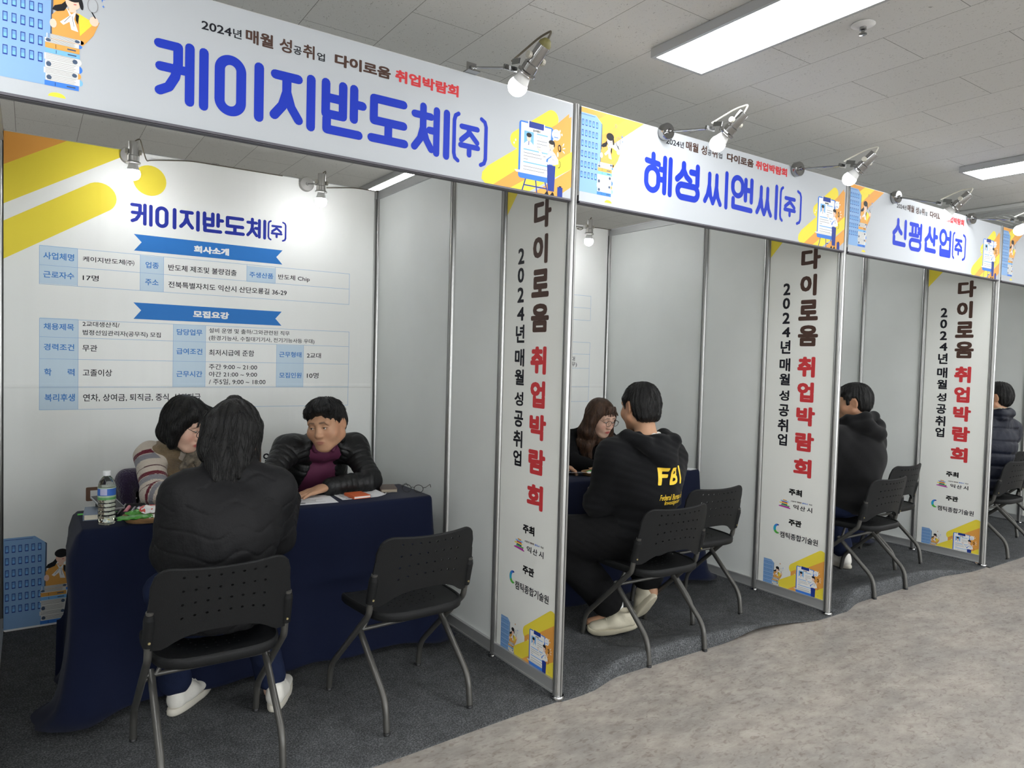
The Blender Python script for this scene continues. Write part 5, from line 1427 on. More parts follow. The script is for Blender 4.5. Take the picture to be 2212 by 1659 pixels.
def hand_prims(S, W, fwd, back, side, curl=.35, spread=.1, sc=1.0, thumb=.5, tips=None):
    """wrist W, finger direction, back-of-hand normal; side=+1 when the thumb lies on fwd x back"""
    f = unit(fwd); b = unit(A3(back)-f*np.dot(back, f)); t = np.cross(f, b)*side
    P = lambda x, y, z: W+(f*x+t*y+b*z)*sc
    S.rc(P(.0, 0, 0), P(.035, .004, .002), .026*sc, .030*sc, .012, flat=(b, .62))
    S.rc(P(.035, .012, .002), P(.085, .018, .002), .026*sc, .022*sc, .012, flat=(b, .58)); S.rc(P(.035, -.010, .002), P(.080, -.020, .0), .026*sc, .020*sc, .012, flat=(b, .58))
    for i, (y, ln, a) in enumerate(((.030, .070, 1.2), (.0105, .078, .4), (-.0095, .072, -.4), (-.028, .056, -1.3))):
        x0 = .090-.004*abs(i-1.2); d = np.array([1, spread*a, 0.]); q = P(x0, y, .003); c = curl*(1+.15*i)
        r = [.0092, .0084, .0075, .0064] if i < 3 else [.0080, .0073, .0066, .0056]
        for s_, (fr, cc) in enumerate(((.46, c*.7), (.30, c*1.7), (.24, c*2.4))):
            v = np.array([math.cos(cc), d[1], -math.sin(cc)]); v /= np.linalg.norm(v)
            e = q+(f*v[0]+t*v[1]+b*v[2])*ln*fr*sc
            S.rc(q, e, r[s_]*sc, r[s_+1]*sc, .004 if s_ else .007); q = e
    a = P(.022, .024, -.004); m = P(.022+.030, .024+.030*thumb*1.4, -.010); e = P(.022+.058, .024+.043*thumb*1.3, -.014)
    S.rc(a, m, .0125*sc, .0102*sc, .012); S.rc(m, e, .0102*sc, .0078*sc, .004)

def person(label, J, sk, o):
    """J: joints in metres; o: look of the person. Returns root, head frame"""
    g = lambda k: A3(J[k])
    root = thing('person', label, 'person', (J['pel'][0], J['pel'][1], .0075))
    off = np.array([J['pel'][0], J['pel'][1], .0075]); sc = o.get('hs', 1.0); male = o.get('male', False); bw = o.get('bw', 1.0)
    H = look(J['face'], J.get('roll', 0)); C = g('head')
    S = Sdf()
    up = unit(g('neck')-g('pel')); rt = unit(g('shR')-g('shL')); fw = unit(np.cross(up, rt)); rt = np.cross(fw, up); TR = np.stack([rt, fw, up])
    S.el(g('pel'), (.138*bw, .088*bw, .082), TR, .03); S.rc(g('pel')+up*.07, g('chest'), .100*bw, .115*bw, .05, flat=(fw, .85)); S.el(g('chest'), (.145*bw, .098*bw, .17), TR, .05)
    S.rc(g('neck')-up*.03, g('shL'), .055, .050, .03); S.rc(g('neck')-up*.03, g('shR'), .055, .050, .03)
    for s_ in 'LR':
        S.chain([g('sh'+s_), g('el'+s_)], [.046*bw, .037*bw], .02); S.chain([g('el'+s_), g('wr'+s_)], [.037*bw, .026], .015)
        S.chain([g('hip'+s_), g('kn'+s_)], [.064*bw, .044], .02); S.chain([g('kn'+s_), g('an'+s_)], [.044, .033], .02)
        d = unit(J['foot'+s_]); S.rc(g('an'+s_)-A3([0, 0, .03]), g('an'+s_)+d*.13-A3([0, 0, .055]), .032, .024, .02)
    S.rc(g('neck'), C+H@np.array([0, -.022, -.055])*sc, .056 if male else .048, .052 if male else .045, .025)
    T = head_prims(S, C, H, sc, male, o.get('full', 0))
    for s_, side in (('L', 1), ('R', -1)):
        hd = o.get('hand'+s_, {}); fwd = hd.get('fwd', unit(g('wr'+s_)-g('el'+s_))); back = hd.get('back', (0, 0, 1))
        hand_prims(S, g('wr'+s_), fwd, back, -1 if s_ == 'R' else 1, hd.get('curl', .35), hd.get('spread', .1), hd.get('sc', 1.05 if male else .95), hd.get('thumb', .5))
    base = np.array(sk['base'])
    sdf_mesh('body', S, o.get('h', .0042), skin_mat('tone'), root, color=lambda V: head_colors(V, C, H, sc, base, sk['lip'], sk['brow'], o.get('browz', .030), sk.get('blush', .3)), off=off)
    # eyes
    if o.get('eyes', True):
        for sx in (-1, 1):
            c = Vector(T(sx*.0315, .0755, .0025)-off); b = MB(); R = Matrix([list(r) for r in H]); b.ball(c, .0125*sc, 16, 10)
            ey = b.build('eye', M_EYEW, root, 60)
            gz = J.get('gaze', J['face']); gd = unit(gz); b = MB(); b.ball(c+Vector(gd*.0070*sc), .0066*sc, 12, 8); b.build('iris', M_EYEB, ey, 60)
    return root, off, C, H, T, dict(up=up, rt=rt, fw=fw, TR=TR)
def shoe(root, off, heel, toe, upper, sole, w=.043, flip=0):
    """heel / toe: points on the ground line of the sole; sh: surface in two parts"""
    heel, toe = A3(heel), A3(toe); f = unit(toe-heel); L = np.linalg.norm(toe-heel)
    u = A3([0, 0, 1.])-f*f[2]; u = unit(u)
    if flip: r0 = np.cross(f, u); u = unit(u*math.cos(flip)+r0*math.sin(flip))
    r = np.cross(f, u)
    P = lambda a, b, c: heel+f*(a*L)+r*b+u*c
    Hh = np.stack([r, f, u])
    S = Sdf(); S.rc(P(.15, 0, .052), P(.42, 0, .058), w*.86, w*.86, .02); S.rc(P(.4, 0, .048), P(.84, .004, .035), w*.9, w*.80, .03, flat=(u, .66)); S.rc(P(.16, 0, .085), P(.24, 0, .088), w*.74, w*.74, .02)
    S.hs(P(0, 0, .012), -u, .004); S.rc(P(.20, 0, .125), P(.30, 0, .135), w*.62, w*.66, .01, True); S.rc(P(.3, 0, .155), P(.52, 0, .135), w*.8, w*.7, .015, True)
    so, _, _ = sdf_mesh('shoe', S, .0042, upper, root, off=off)
    b = MB(); n = 34; vs = []; fs = []
    prof = [(.90, .0), (.98, .002), (1.03, .008), (1.04, .020), (1.0, .030), (.93, .031)]
    for q, z in prof:
        for k in range(n):
            a = 2*PI*k/n; cs, sn = math.cos(a), math.sin(a)
            wy = w*(1.0+.06*sn)*(1 if sn > 0 else .92); yy = .5+.5*sn*(q if abs(sn) > .5 else 1)
            rock = .012*max(0, (yy-.72)/.28)**2
            vs.append(tuple(P(yy, math.copysign(abs(cs)**.7, cs)*wy*q, z+rock)-off))
    for i in range(len(prof)-1):
        for k in range(n): fs.append([i*n+k, i*n+(k+1) % n, (i+1)*n+(k+1) % n, (i+1)*n+k])
    fs += [list(range(n))[::-1], [(len(prof)-1)*n+k for k in range(n)]]
    b.add(vs, fs); b.build('sole', sole, so, 50)
    b = MB()
    for k in range(4):
        a = .46+.075*k; z = .096-.0115*k
        b.tube([tuple(P(a, -w*.42, z-.012)-off), tuple(P(a+.01, 0, z+.001)-off), tuple(P(a, w*.42, z-.012)-off)], .0032, 6)
    b.build('laces', upper, so, 50)
    return P, off
def hair_mesh(root, off, C, H, sc, build, m, h=.0042, amp=.0028, freq=46, name='hair', axis=None, locks=260, lock_len=.07, lift=.003, fall=.35):
    """build(S, E, Cp): primitives in head coordinates; the surface is combed into locks"""
    S = Sdf(); T = lambda p: C+H@(np.array(p)*sc)
    E_ = lambda c, r, k=.02, neg=False, R=None: S.el(T(c), np.array(r)*sc, (H.T if R is None else R@H.T), k*sc, neg)
    Cp = lambda a, b, r1, r2, k=.02, neg=False, flat=None: S.rc(T(a), T(b), r1*sc, r2*sc, k*sc, neg, flat=None if flat is None else (H@np.array(flat[0], float), flat[1]))
    build(S, E_, Cp, T)
    def disp(P, d, U, I):
        L = ((P-C)@H/sc).astype(np.float32)
        an = np.arctan2(L[:, 0], -(L[:, 1]+.02)); w = nz(L, 26, 3)*.35
        st = np.sin(an*freq*.5+w*5+nz(L, 55, 8)*1.2)+.6*np.sin(an*freq*1.13+2*w+nz(L, 40, 5)*2)
        return d-amp*st*.55-.0025*nz(L, 60, 9)
    o, V, F = sdf_mesh(name, S, h, m, root, disp=disp, off=off, relax=1)
    if locks: hair_locks(o, V, F, off, C, H, T, m, locks, lock_len, lift, fall)
    return o, V, F
def hair_locks(o, V, F, off, C, H, T, m, n, length, lift, fall):
    """thin strands combed over the hair from the crown downwards"""
    bv = BVHTree.FromPolygons([tuple(v) for v in V], [tuple(f) for f in F]); K = Vector(T((0, -.035, .135))); rs = np.random.RandomState(len(V) % 997); b = MB()
    zmin = V[:, 2].min()
    idx = rs.choice(len(V), n)
    for i in idx:
        p = Vector(V[i]); q = bv.find_nearest(p); nn = q[1]
        fl = np.array(H[:, 1]); 
        L = H.T@(np.array(p)-C)
        if nn.z < -.5 or (nn.dot(Vector(fl)) < -2): continue
        pts = [p+nn*.0008]; d = None; st = .009; ln = length*(.6+.8*rs.rand()); k = int(ln/st); jit = Vector(rs.normal(size=3)*.16)
        for s_ in range(k):
            a = (p-K); g_ = a.normalized()*(1-fall)+Vector((0, 0, -1))*fall+jit; t = g_-nn*g_.dot(nn)
            if t.length < 1e-4: break
            t.normalize(); d = t if d is None else (d*.5+t*.5).normalized()
            p2 = p+d*st; q = bv.find_nearest(p2)
            if q[0] is None: break
            if (q[0]-p2).length > .012: 
                pts.append(p2); break
            p = q[0]; nn = q[1]; pts.append(p+nn*(.0009+lift*(s_/k)**2))
        if len(pts) < 4: continue
        r0 = .0016+.0009*rs.rand(); m_ = len(pts)
        b.tube([x-Vector(off) for x in pts], [r0*min(1, .35+1.3*j/m_)*(1-.85*(j/(m_-1))**2) for j in range(m_)], 4, False)
    if b.v: b.build('strands', m, o, 60)
def cap_hair(E_, Cp, back=-.075, fringe=.055, side=.0, puff=0.0, vol=1.0):
    E_((0, -.014, .040), (.0815*vol+puff, .1005*vol+puff, .087*vol+puff), .02)
def torso_jacket(S, J, F, extra=.02, arm=(.062, .056, .045), hem=.02, bulk=1.0, k=.05, arms='LR', belly=0, sleeve=1.0, ka=.05):
    g = lambda q: A3(J[q]); up, rt, fw, TR = F['up'], F['rt'], F['fw'], F['TR']
    S.el(g('pel')+up*hem, (.160*bulk+extra, .112*bulk+extra+belly, .11), TR, .03)
    S.rc(g('pel')+up*.06, g('chest'), .118*bulk+extra, .118*bulk+extra, k, flat=(fw, .86))
    S.el(g('chest'), (.150*bulk+extra, .102*bulk+extra, .18), TR, k)
    for s_ in 'LR':
        S.rc(g('neck')-up*.035, g('sh'+s_), .058+extra*.5, .050+extra*.6, .035)
    for s_ in arms:
        n_ = np.linalg.norm(g('el'+s_)-g('sh'+s_))
        S.rc(g('sh'+s_), g('el'+s_), arm[0], arm[1], ka, o=10.0)
        e = g('wr'+s_)*sleeve+g('el'+s_)*(1-sleeve)
        S.rc(g('el'+s_), e, arm[1], arm[2], .03, o=10.0+n_)
def trousers(root, off, J, m, bulk=1.0, thigh=.092, knee=.068, hemr=.052, hem=.06, name='trousers', h=.0055, wide=False):
    g = lambda q: A3(J[q]); S = Sdf()
    up = unit(g('neck')-g('pel')); rt = unit(g('shR')-g('shL')); fw = unit(np.cross(up, rt)); TR = np.stack([np.cross(fw, up), fw, up])
    S.el(g('pel')-A3([0, 0, .005]), (.168*bulk, .120*bulk, .105), TR, .03)
    for s_ in 'LR':
        a = g('an'+s_); kn = g('kn'+s_); d = unit(a-kn)
        S.rc(g('hip'+s_), kn, thigh*bulk, knee*bulk, .035); S.rc(kn, a-d*hem, knee*bulk, hemr, .03)
        S.hs(a-d*(hem-.012), d, .004) if False else None
    def disp(P, dd, U, I): return dd-.0045*nz(P*np.array([1, 1, 1.6]), 24, 4)-.002*nz(P, 60, 6)
    return sdf_mesh(name, S, h, m, root, disp=disp, off=off)
def folds(amp, fr, seed, sx=(1, 1, 1)):
    return lambda P, d, U, I: d-amp*nz(P*np.array(sx), fr, seed)-amp*.35*nz(P, fr*2.6, seed+1)
SK_F = dict(base=(.56, .36, .27), lip=(.36, .075, .07), brow=((.05, .032, .024), .75), blush=.45)
SK_M = dict(base=(.40, .225, .135), lip=(.30, .125, .09), brow=((.03, .024, .02), .8), blush=.25)
# ================= woman seen from behind at the nearest table
J = dict(pel=(-1.30, .305, .545), chest=(-1.275, .325, .80), neck=(-1.245, .365, 1.015), head=(-1.215, .435, 1.132), face=(.50, .85, -.28), roll=-.02,
         shL=(-1.400, .335, .925), shR=(-1.100, .345, .920), elL=(-1.428, .43, .715), elR=(-1.050, .455, .715), wrL=(-1.33, .80, .775), wrR=(-.900, .80, .785),
         hipL=(-1.39, .32, .53), hipR=(-1.21, .32, .53), knL=(-1.43, .60, .525), knR=(-1.12, .60, .525), anL=(-1.365, .70, .10), anR=(-1.035, .545, .10), footL=(.55, .83, 0), footR=(.45, .9, 0))
root, off, C, H, T, F = person('woman seen from behind in black padded jacket and jeans, sitting at the nearest table', J, SK_F, dict(
    handL=dict(fwd=(.35, .9, -.1), curl=.3), handR=dict(fwd=(.45, .9, .12), curl=.35, back=(.3, 0, 1)), h=.0045))
S = Sdf(); torso_jacket(S, J, F, .032, (.072, .066, .050), bulk=1.06, hem=-.02, ka=.085, k=.09)
S.rc(A3(J['neck'])+A3([-.06, .02, .005]), A3(J['neck'])+A3([.06, .02, .005]), .038, .038, .02)
S.hs(A3(J['pel'])-A3([0, 0, .055]), (0, .1, -1), .01)
def dw2(P, d, U, I):
    s = np.where(U >= 9.9, U*1.0, P[:, 2]+.014*np.sin(P[:, 0]*44+P[:, 1]*20)+.007*np.sin(P[:, 0]*23+1.7))
    q = np.abs((s/.082) % 1-.5)*2
    return d+.0042*np.exp(-((1-q)/.085)**2)-.0022*nz(P, 22, 2)-.0016*nz(P*A3([1, 1, 2.2]), 55, 3)
sdf_mesh('padded_jacket', S, .005, M_BPAD, root, disp=dw2, off=off)
trousers(root, off, J, M_JEANS, 1.0, .088, .064, .058, .035, 'jeans')
shoe(root, off, (-1.395, .645, .0085), (-1.215, .855, .0085), M_SHOEW, M_SOLE)
shoe(root, off, (-1.050, .475, .0085), (-.935, .705, .0085), M_SHOEW, M_SOLE)
def hb(S, E_, Cp, T):
    cap_hair(E_, Cp)
    E_((0, -.040, .0), (.080, .074, .095), .03)
    Cp((-.045, -.075, .02), (-.052, -.085, -.08), .050, .042, .03); Cp((.03, -.078, .02), (.012, -.090, -.09), .054, .046, .03)
    for k_, (dx, zt, r_) in enumerate(((-.050, .985, .016), (-.030, .955, .016), (-.008, .945, .018), (.016, .968, .015), (.034, .995, .012))):
        S.chain([T((dx*.9-.012, -.095, -.06)), A3([-1.268+dx*.85, .315, 1.035]), A3([-1.272+dx*.95, .268, zt])], [.030, .026, r_*.35], .02)
    Cp((.058, -.045, .0), (.050, -.060, -.115), .044, .030, .03); Cp((-.060, -.04, .0), (-.062, -.055, -.10), .040, .028, .03); Cp((.035, -.075, -.07), (.030, -.085, -.125), .034, .022, .03)
    Cp((.068, .02, .03), (.074, .035, -.10), .026, .012, .02); Cp((-.068, .02, .03), (-.07, .03, -.09), .026, .014, .02)
    E_((-.01, -.03, .125), (.022, .022, .012), .02)
    E_((0, .115, -.045), (.066, .085, .085), .015, True)
    E_((.098, .0, -.02), (.022, .026, .03), .012, True)
hair_mesh(root, off, C, H, 1.0, hb, M_HAIRK, amp=.0022, freq=60, locks=420, lock_len=.16, lift=.002, fall=.75)

# ================= woman with bobbed hair and spectacles behind the nearest table
J = dict(pel=(-1.27, 1.56, .545), chest=(-1.27, 1.43, .80), neck=(-1.255, 1.30, .985), head=(-1.255, 1.205, 1.098), face=(.62, -.72, -.42), roll=.02, gaze=(.6, -.5, -.75),
         shR=(-1.385, 1.355, .935), shL=(-1.09, 1.33, .935), elR=(-1.380, 1.20, .785), elL=(-1.02, 1.18, .79), wrR=(-1.25, .985, .768), wrL=(-1.10, .99, .768),
         hipR=(-1.36, 1.54, .53), hipL=(-1.18, 1.54, .53), knR=(-1.37, 1.20, .50), knL=(-1.17, 1.20, .50), anR=(-1.36, 1.27, .10), anL=(-1.18, 1.27, .10), footR=(0, -1, 0), footL=(0, -1, 0))
root, off, C, H, T, F = person('woman with dark bob, round spectacles, striped sleeves and tan fleece vest, leaning to the right', J, SK_F, dict(
    handR=dict(fwd=(.85, -.5, -.03), curl=.25), handL=dict(fwd=(-.3, -.9, -.05), curl=.3), h=.0038))
S = Sdf(); torso_jacket(S, J, F, .022, (.066, .062, .044), bulk=.98, arms='')
sdf_mesh('fleece_vest', (lambda s: (s.hs(A3(J['shR'])+F['rt']*.015, F['rt'], .02), s.hs(A3(J['shL'])-F['rt']*.015, -F['rt'], .02), s.rc(A3(J['neck'])+A3([.03, -.10, .03]), A3(J['chest'])+A3([.03, -.22, -.02]), .055, .028, .02, True), s)[-1])(S), .005, M_FLEECE, root, disp=folds(.004, 26, 5), off=off)
S = Sdf(); g = lambda q: A3(J[q])
for s_ in 'LR':
    n_ = np.linalg.norm(g('el'+s_)-g('sh'+s_))
    S.rc(g('neck')-A3([0, 0, .03]), g('sh'+s_), .052, .056, .03, o=9.8); S.rc(g('sh'+s_), g('el'+s_), .060, .058, .04, o=10); S.rc(g('el'+s_), g('wr'+s_), .058, .042, .03, o=10+n_)
S.el(g('chest')+A3([0, 0, .0]), (.14, .095, .15), F['TR'], .03)
def stripes(V):
    out = np.tile(np.array([.50, .44, .37]), (len(V), 1)); d, U, I = S.ev(V, want_u=True); u = U-10
    for a, b, c in ((.012, .032, (.11, .012, .022)), (.034, .062, (.20, .20, .22)), (.098, .103, (.06, .012, .02)), (.130, .150, (.11, .012, .022)), (.152, .182, (.20, .20, .22)), (.205, .210, (.06, .012, .02)), (.232, .246, (.11, .012, .022)), (.25, .272, (.20, .20, .22)), (.30, .306, (.06, .012, .02)), (.335, .5, (.085, .085, .09))):
        m = (u > a) & (u < b); out[m] = c
    return out
sdf_mesh('striped_sweater', S, .0042, mat('striped_fleece', (.5, .44, .37), rough=.95, spec=.1, sheen=.25, attr='tint', bump=.7, bscale=140), root, disp=folds(.0045, 28, 9), color=stripes, off=off)
# scarf collar with dark ribbon
S = Sdf(); N0 = g('neck')
S.chain([N0+A3([-.055, .02, .02]), N0+A3([-.035, -.055, .012]), N0+A3([.03, -.085, -.015])], [.020, .022, .02], .012); S.chain([N0+A3([.06, .0, .02]), N0+A3([.055, -.055, .005]), N0+A3([.03, -.085, -.015])], [.020, .022, .02], .012)
S.rc(N0+A3([.03, -.09, -.018]), N0+A3([-.015, -.13, -.085]), .020, .020, .01, flat=((0, 1, .4), .4)); S.rc(N0+A3([.03, -.09, -.018]), N0+A3([.06, -.13, -.09]), .020, .022, .01, flat=((0, 1, .4), .4))
sdf_mesh('neck_scarf', S, .0038, mat('patterned_scarf', (.085, .07, .05), rough=.8, var=.85, vscale=55), root, off=off)
trousers(root, off, J, M_BTROU, .95)
def hb(S, E_, Cp, T):
    cap_hair(E_, Cp); E_((0, -.028, -.005), (.095, .085, .098), .03); E_((0, -.033, -.07), (.092, .070, .05), .03)
    for sx in (-1, 1):
        Cp((sx*.050, .05, .075), (sx*.082, .030, .0), .032, .024, .02); Cp((sx*.082, .026, .0), (sx*.076, .030, -.085), .026, .022, .02)
    E_((0, .125, -.035), (.062, .085, .092), .012, True)
    E_((0, .03, -.135), (.055, .08, .05), .015, True)
    for x in (-.03, .012, .036): Cp((x*.6, .078, .098), (x*1.25, .093, .030), .0085, .003, .008)
hair_mesh(root, off, C, H, 1.0, hb, M_HAIRK, amp=.0016, freq=60, locks=320, lock_len=.13, lift=.001, fall=.7)
def put_specs(name_m, root, off, T, H, sc=1.0):
    b = spectacles('', '', None, fold=False); fr = MB()
    for q in range(len(b.v)):
        x, y, z = b.v[q]; b.v[q] = tuple(T(x*1.0, .112-y, z-.018)-off)
    b.build('spectacles', name_m, root, 50)
put_specs(M_BLACK, root, off, T, H)
tag_coat = thing('coat', 'purple plush coat hung over the chair back behind the bobbed woman', 'coat', (-1.29, 1.68, .5))
S = Sdf(); cx = A3([-1.285, 1.672, .62])
for x in (-.17, -.06, .06, .17): S.rc(cx+A3([x, -.035, .13]), cx+A3([x, -.045, -.2]), .036, .042, .05); S.rc(cx+A3([x, .035, .13]), cx+A3([x, .05, -.2]), .034, .040, .05)
S.rc(cx+A3([-.17, 0, .165]), cx+A3([.17, 0, .165]), .045, .045, .04)
sdf_mesh('fabric', S, .006, M_PURPLE, tag_coat, disp=folds(.009, 20, 3), off=(-1.29, 1.68, .5))

# ================= man in black quilted jacket behind the nearest table
J = dict(pel=(-.60, 1.62, .545), chest=(-.585, 1.42, .80), neck=(-.60, 1.235, .975), head=(-.635, 1.085, 1.088), face=(-.70, -.70, -.20), roll=-.10, gaze=(-.9, -.5, -.12),
         shR=(-.765, 1.275, .945), shL=(-.420, 1.265, .935), elR=(-.925, 1.12, .805), elL=(-.400, 1.085, .790), wrR=(-.93, .93, .778), wrL=(-.632, 1.062, .778),
         hipR=(-.69, 1.60, .53), hipL=(-.51, 1.60, .53), knR=(-.71, 1.27, .50), knL=(-.49, 1.27, .50), anR=(-.70, 1.33, .10), anL=(-.50, 1.33, .10), footR=(0, -1, 0), footL=(0, -1, 0))
root, off, C, H, T, F = person('man in black quilted jacket over wine polo shirt, hand flat on the papers', J, SK_M, dict(male=True, hs=1.04, full=.008, bw=1.06, browz=.029,
    handL=dict(fwd=(-.98, -.12, -.20), back=(-.15, 0, 1), curl=.10, spread=.07, thumb=.35, sc=1.06), handR=dict(fwd=(-.3, -.95, -.05), curl=.2), h=.0034))
S = Sdf(); torso_jacket(S, J, F, .012, (.05, .05, .04), bulk=1.08, arms='')
S.rc(A3(J['neck'])+A3([-.045, .03, .0]), A3(J['neck'])+A3([.05, .03, 0]), .032, .032, .02); S.chain([A3(J['neck'])+A3([-.055, -.01, .0]), A3(J['neck'])+A3([-.055, -.06, -.03])], [.016, .013], .01); S.chain([A3(J['neck'])+A3([.06, -.01, .0]), A3(J['neck'])+A3([.030, -.070, -.03])], [.016, .013], .01)
S.rc(A3(J['neck'])+A3([-.02, -.09, .08]), A3(J['neck'])+A3([-.015, -.085, -.03]), .045, .026, .01, True)
sdf_mesh('polo_shirt', S, .0048, M_WINE, root, disp=folds(.004, 26, 12), off=off)
S = Sdf(); torso_jacket(S, J, F, .024, (.060, .057, .044), bulk=1.06, sleeve=.93, ka=.075)
S.chain([A3(J['neck'])+A3([.085, -.035, .02]), A3(J['neck'])+A3([.075, .045, .03]), A3(J['neck'])+A3([-.05, .055, .02]), A3(J['neck'])+A3([-.075, -.02, .0])], [.024, .026, .024, .022], .02)
# the jacket hangs open in front
fr = A3(J['chest'])-A3([.01, .16, 0])
S.rc(A3(J['neck'])+A3([.0, -.10, .03]), A3(J['chest'])+A3([-.005, -.20, -.04]), .078, .105, .012, True)
S.rc(A3(J['chest'])+A3([-.005, -.20, -.04]), A3(J['pel'])+A3([-.0, -.2, .05]), .105, .11, .012, True)
def dq(P, d, U, I):
    up = F['up']; s = np.where(U >= 9.9, U, P@up+.10*np.abs((P-A3(J['chest']))@F['rt']))
    q = np.abs((s/.030+.10*nz(P, 9, 7)) % 1-.5)*2
    return d+.0036*np.exp(-((1-q)/.24)**2)-.0042*nz(P*A3([1, 1, 1.4]), 26, 2)-.0026*nz(P, 62, 4)
sdf_mesh('quilted_jacket', S, .0045, M_BQUILT, root, disp=dq, off=off)
trousers(root, off, J, M_BTROU, 1.0)
def hb(S, E_, Cp, T):
    cap_hair(E_, Cp, vol=1.0); E_((0, .035, .085), (.068, .062, .045), .03); E_((.0, -.04, .0), (.078, .072, .075), .03)
    for sx in (-1, 1): Cp((sx*.074, .018, .04), (sx*.073, .018, .004), .018, .008, .015)
    Cp((-.055, .070, .095), (-.02, .088, .090), .020, .016, .015); Cp((-.01, .085, .098), (.045, .078, .085), .020, .018, .015); Cp((.045, .075, .08), (.066, .050, .055), .014, .014, .015)
    E_((-.008, .115, -.008), (.060, .072, .080), .012, True)
    for sx in (-1, 1): E_((sx*.085, .002, -.028), (.030, .05, .042), .012, True)
    E_((0, -.03, -.12), (.12, .12, .055), .015, True)
hair_mesh(root, off, C, H, 1.04, hb, M_HAIRK, amp=.0034, freq=52, h=.0036, locks=380, lock_len=.05, lift=.008, fall=.25)

# ================= long-haired woman behind the second table
J = dict(pel=(1.28, 1.62, .545), chest=(1.275, 1.47, .79), neck=(1.265, 1.335, .955), head=(1.255, 1.205, 1.062), face=(.06, -.90, -.31), roll=.0, gaze=(.1, -.5, -.85),
         shR=(1.095, 1.37, .895), shL=(1.44, 1.36, .895), elR=(1.02, 1.20, .775), elL=(1.51, 1.18, .78), wrR=(1.10, 1.02, .768), wrL=(1.34, 1.00, .768),
         hipR=(1.19, 1.60, .53), hipL=(1.37, 1.60, .53), knR=(1.18, 1.27, .50), knL=(1.38, 1.27, .50), anR=(1.19, 1.33, .10), anL=(1.37, 1.33, .10), footR=(0, -1, 0), footL=(0, -1, 0))
root, off, C, H, T, F = person('woman with long brown hair and round spectacles looking down, in black cardigan', J, SK_F, dict(
    handR=dict(fwd=(.8, -.55, -.03), curl=.25), handL=dict(fwd=(-.7, -.7, -.03), curl=.25), h=.0038))
S = Sdf(); torso_jacket(S, J, F, .020, (.064, .058, .042), bulk=.95, sleeve=.92)
S.chain([A3(J['shR'])+A3([-.035, 0, .02]), A3(J['shR'])+A3([-.06, -.03, -.045])], [.05, .06], .03)
S.rc(A3(J['neck'])+A3([0, -.10, .02]), A3(J['chest'])+A3([0, -.19, -.05]), .042, .05, .012, True)
sdf_mesh('cardigan', S, .005, M_BKNIT, root, disp=folds(.005, 26, 15), off=off)
S = Sdf(); torso_jacket(S, J, F, .006, (.04, .04, .03), bulk=.93, arms=''); S.rc(A3(J['neck'])+A3([0, -.06, .05]), A3(J['neck'])+A3([0, -.09, -.05]), .05, .034, .012, True)
sdf_mesh('top', S, .0055, M_GREYT, root, disp=folds(.003, 26, 16), off=off)
trousers(root, off, J, M_BTROU, .95)
def hb(S, E_, Cp, T):
    cap_hair(E_, Cp); E_((0, -.035, -.01), (.084, .075, .10), .03)
    S.chain([T((-.076, .025, .02)), T((-.088, .015, -.10)), A3([1.165, 1.225, .88]), A3([1.178, 1.205, .80])], [.030, .030, .028, .012], .03)
    S.chain([T((-.080, -.02, .0)), T((-.085, -.03, -.11)), A3([1.150, 1.27, .90]), A3([1.152, 1.235, .80])], [.032, .032, .028, .012], .03)
    S.chain([T((.076, .02, .02)), T((.088, .01, -.10)), A3([1.375, 1.23, .88]), A3([1.37, 1.205, .80])], [.030, .034, .034, .014], .03)
    S.chain([T((.080, -.02, .0)), T((.085, -.03, -.11)), A3([1.405, 1.27, .90]), A3([1.40, 1.235, .80])], [.034, .036, .034, .014], .03)
    E_((0, .125, -.022), (.061, .083, .094), .012, True)
    for x in (-.05, -.036, -.022, -.006, .012, .028, .044): Cp((x*.6, .070, .100), (x*1.2, .0965-4.5*x*x, .048), .007, .0025, .006)
hair_mesh(root, off, C, H, 1.0, hb, M_HAIRB, amp=.0012, freq=60, locks=420, lock_len=.2, lift=.001, fall=.85)
put_specs(mat('brown_frame', (.05, .028, .02), rough=.4), root, off, T, H)
b = MB(); b.tube([tuple(A3(J['neck'])+A3([.055*math.cos(a), -.045-.035*math.sin(a), .012-.05*math.sin(a)**2])-off) for a in [PI*k/14 for k in range(15)]], .0012, 5)
b.build('necklace', mat('silver_chain', (.7, .68, .62), rough=.25, metal=1), root, 50)

# ================= person whose hand shows beside the post
J = dict(pel=(.52, 1.66, .545), chest=(.54, 1.52, .80), neck=(.55, 1.42, .99), head=(.54, 1.37, 1.12), face=(.15, -.95, -.3),
         shR=(.37, 1.43, .94), shL=(.73, 1.42, .94), elR=(.36, 1.25, .78), elL=(.79, 1.25, .79), wrR=(.50, 1.02, .768), wrL=(.812, 1.105, .785),
         hipR=(.43, 1.64, .53), hipL=(.61, 1.64, .53), knR=(.42, 1.29, .50), knL=(.62, 1.29, .50), anR=(.43, 1.35, .10), anL=(.61, 1.35, .10), footR=(0, -1, 0), footL=(0, -1, 0))
root, off, C, H, T, F = person('person hidden by the wall end, only the hand holding a paper shows', J, SK_M, dict(male=True,
    handL=dict(fwd=(.75, -.62, -.12), back=(.1, .1, 1), curl=.55, thumb=.4), handR=dict(fwd=(.2, -.95, -.05)), h=.0045))
S = Sdf(); torso_jacket(S, J, F, .022, (.066, .060, .046), sleeve=.95); sdf_mesh('dark_jacket', S, .006, M_BKNIT, root, disp=folds(.005, 26, 25), off=off)
trousers(root, off, J, M_BTROU, 1.0, h=.007)
def hb(S, E_, Cp, T):
    cap_hair(E_, Cp); E_((0, .115, -.018), (.062, .07, .082), .012, True); E_((0, -.03, -.12), (.12, .12, .055), .015, True)
    for sx in (-1, 1): E_((sx*.085, .002, -.028), (.030, .05, .042), .012, True)
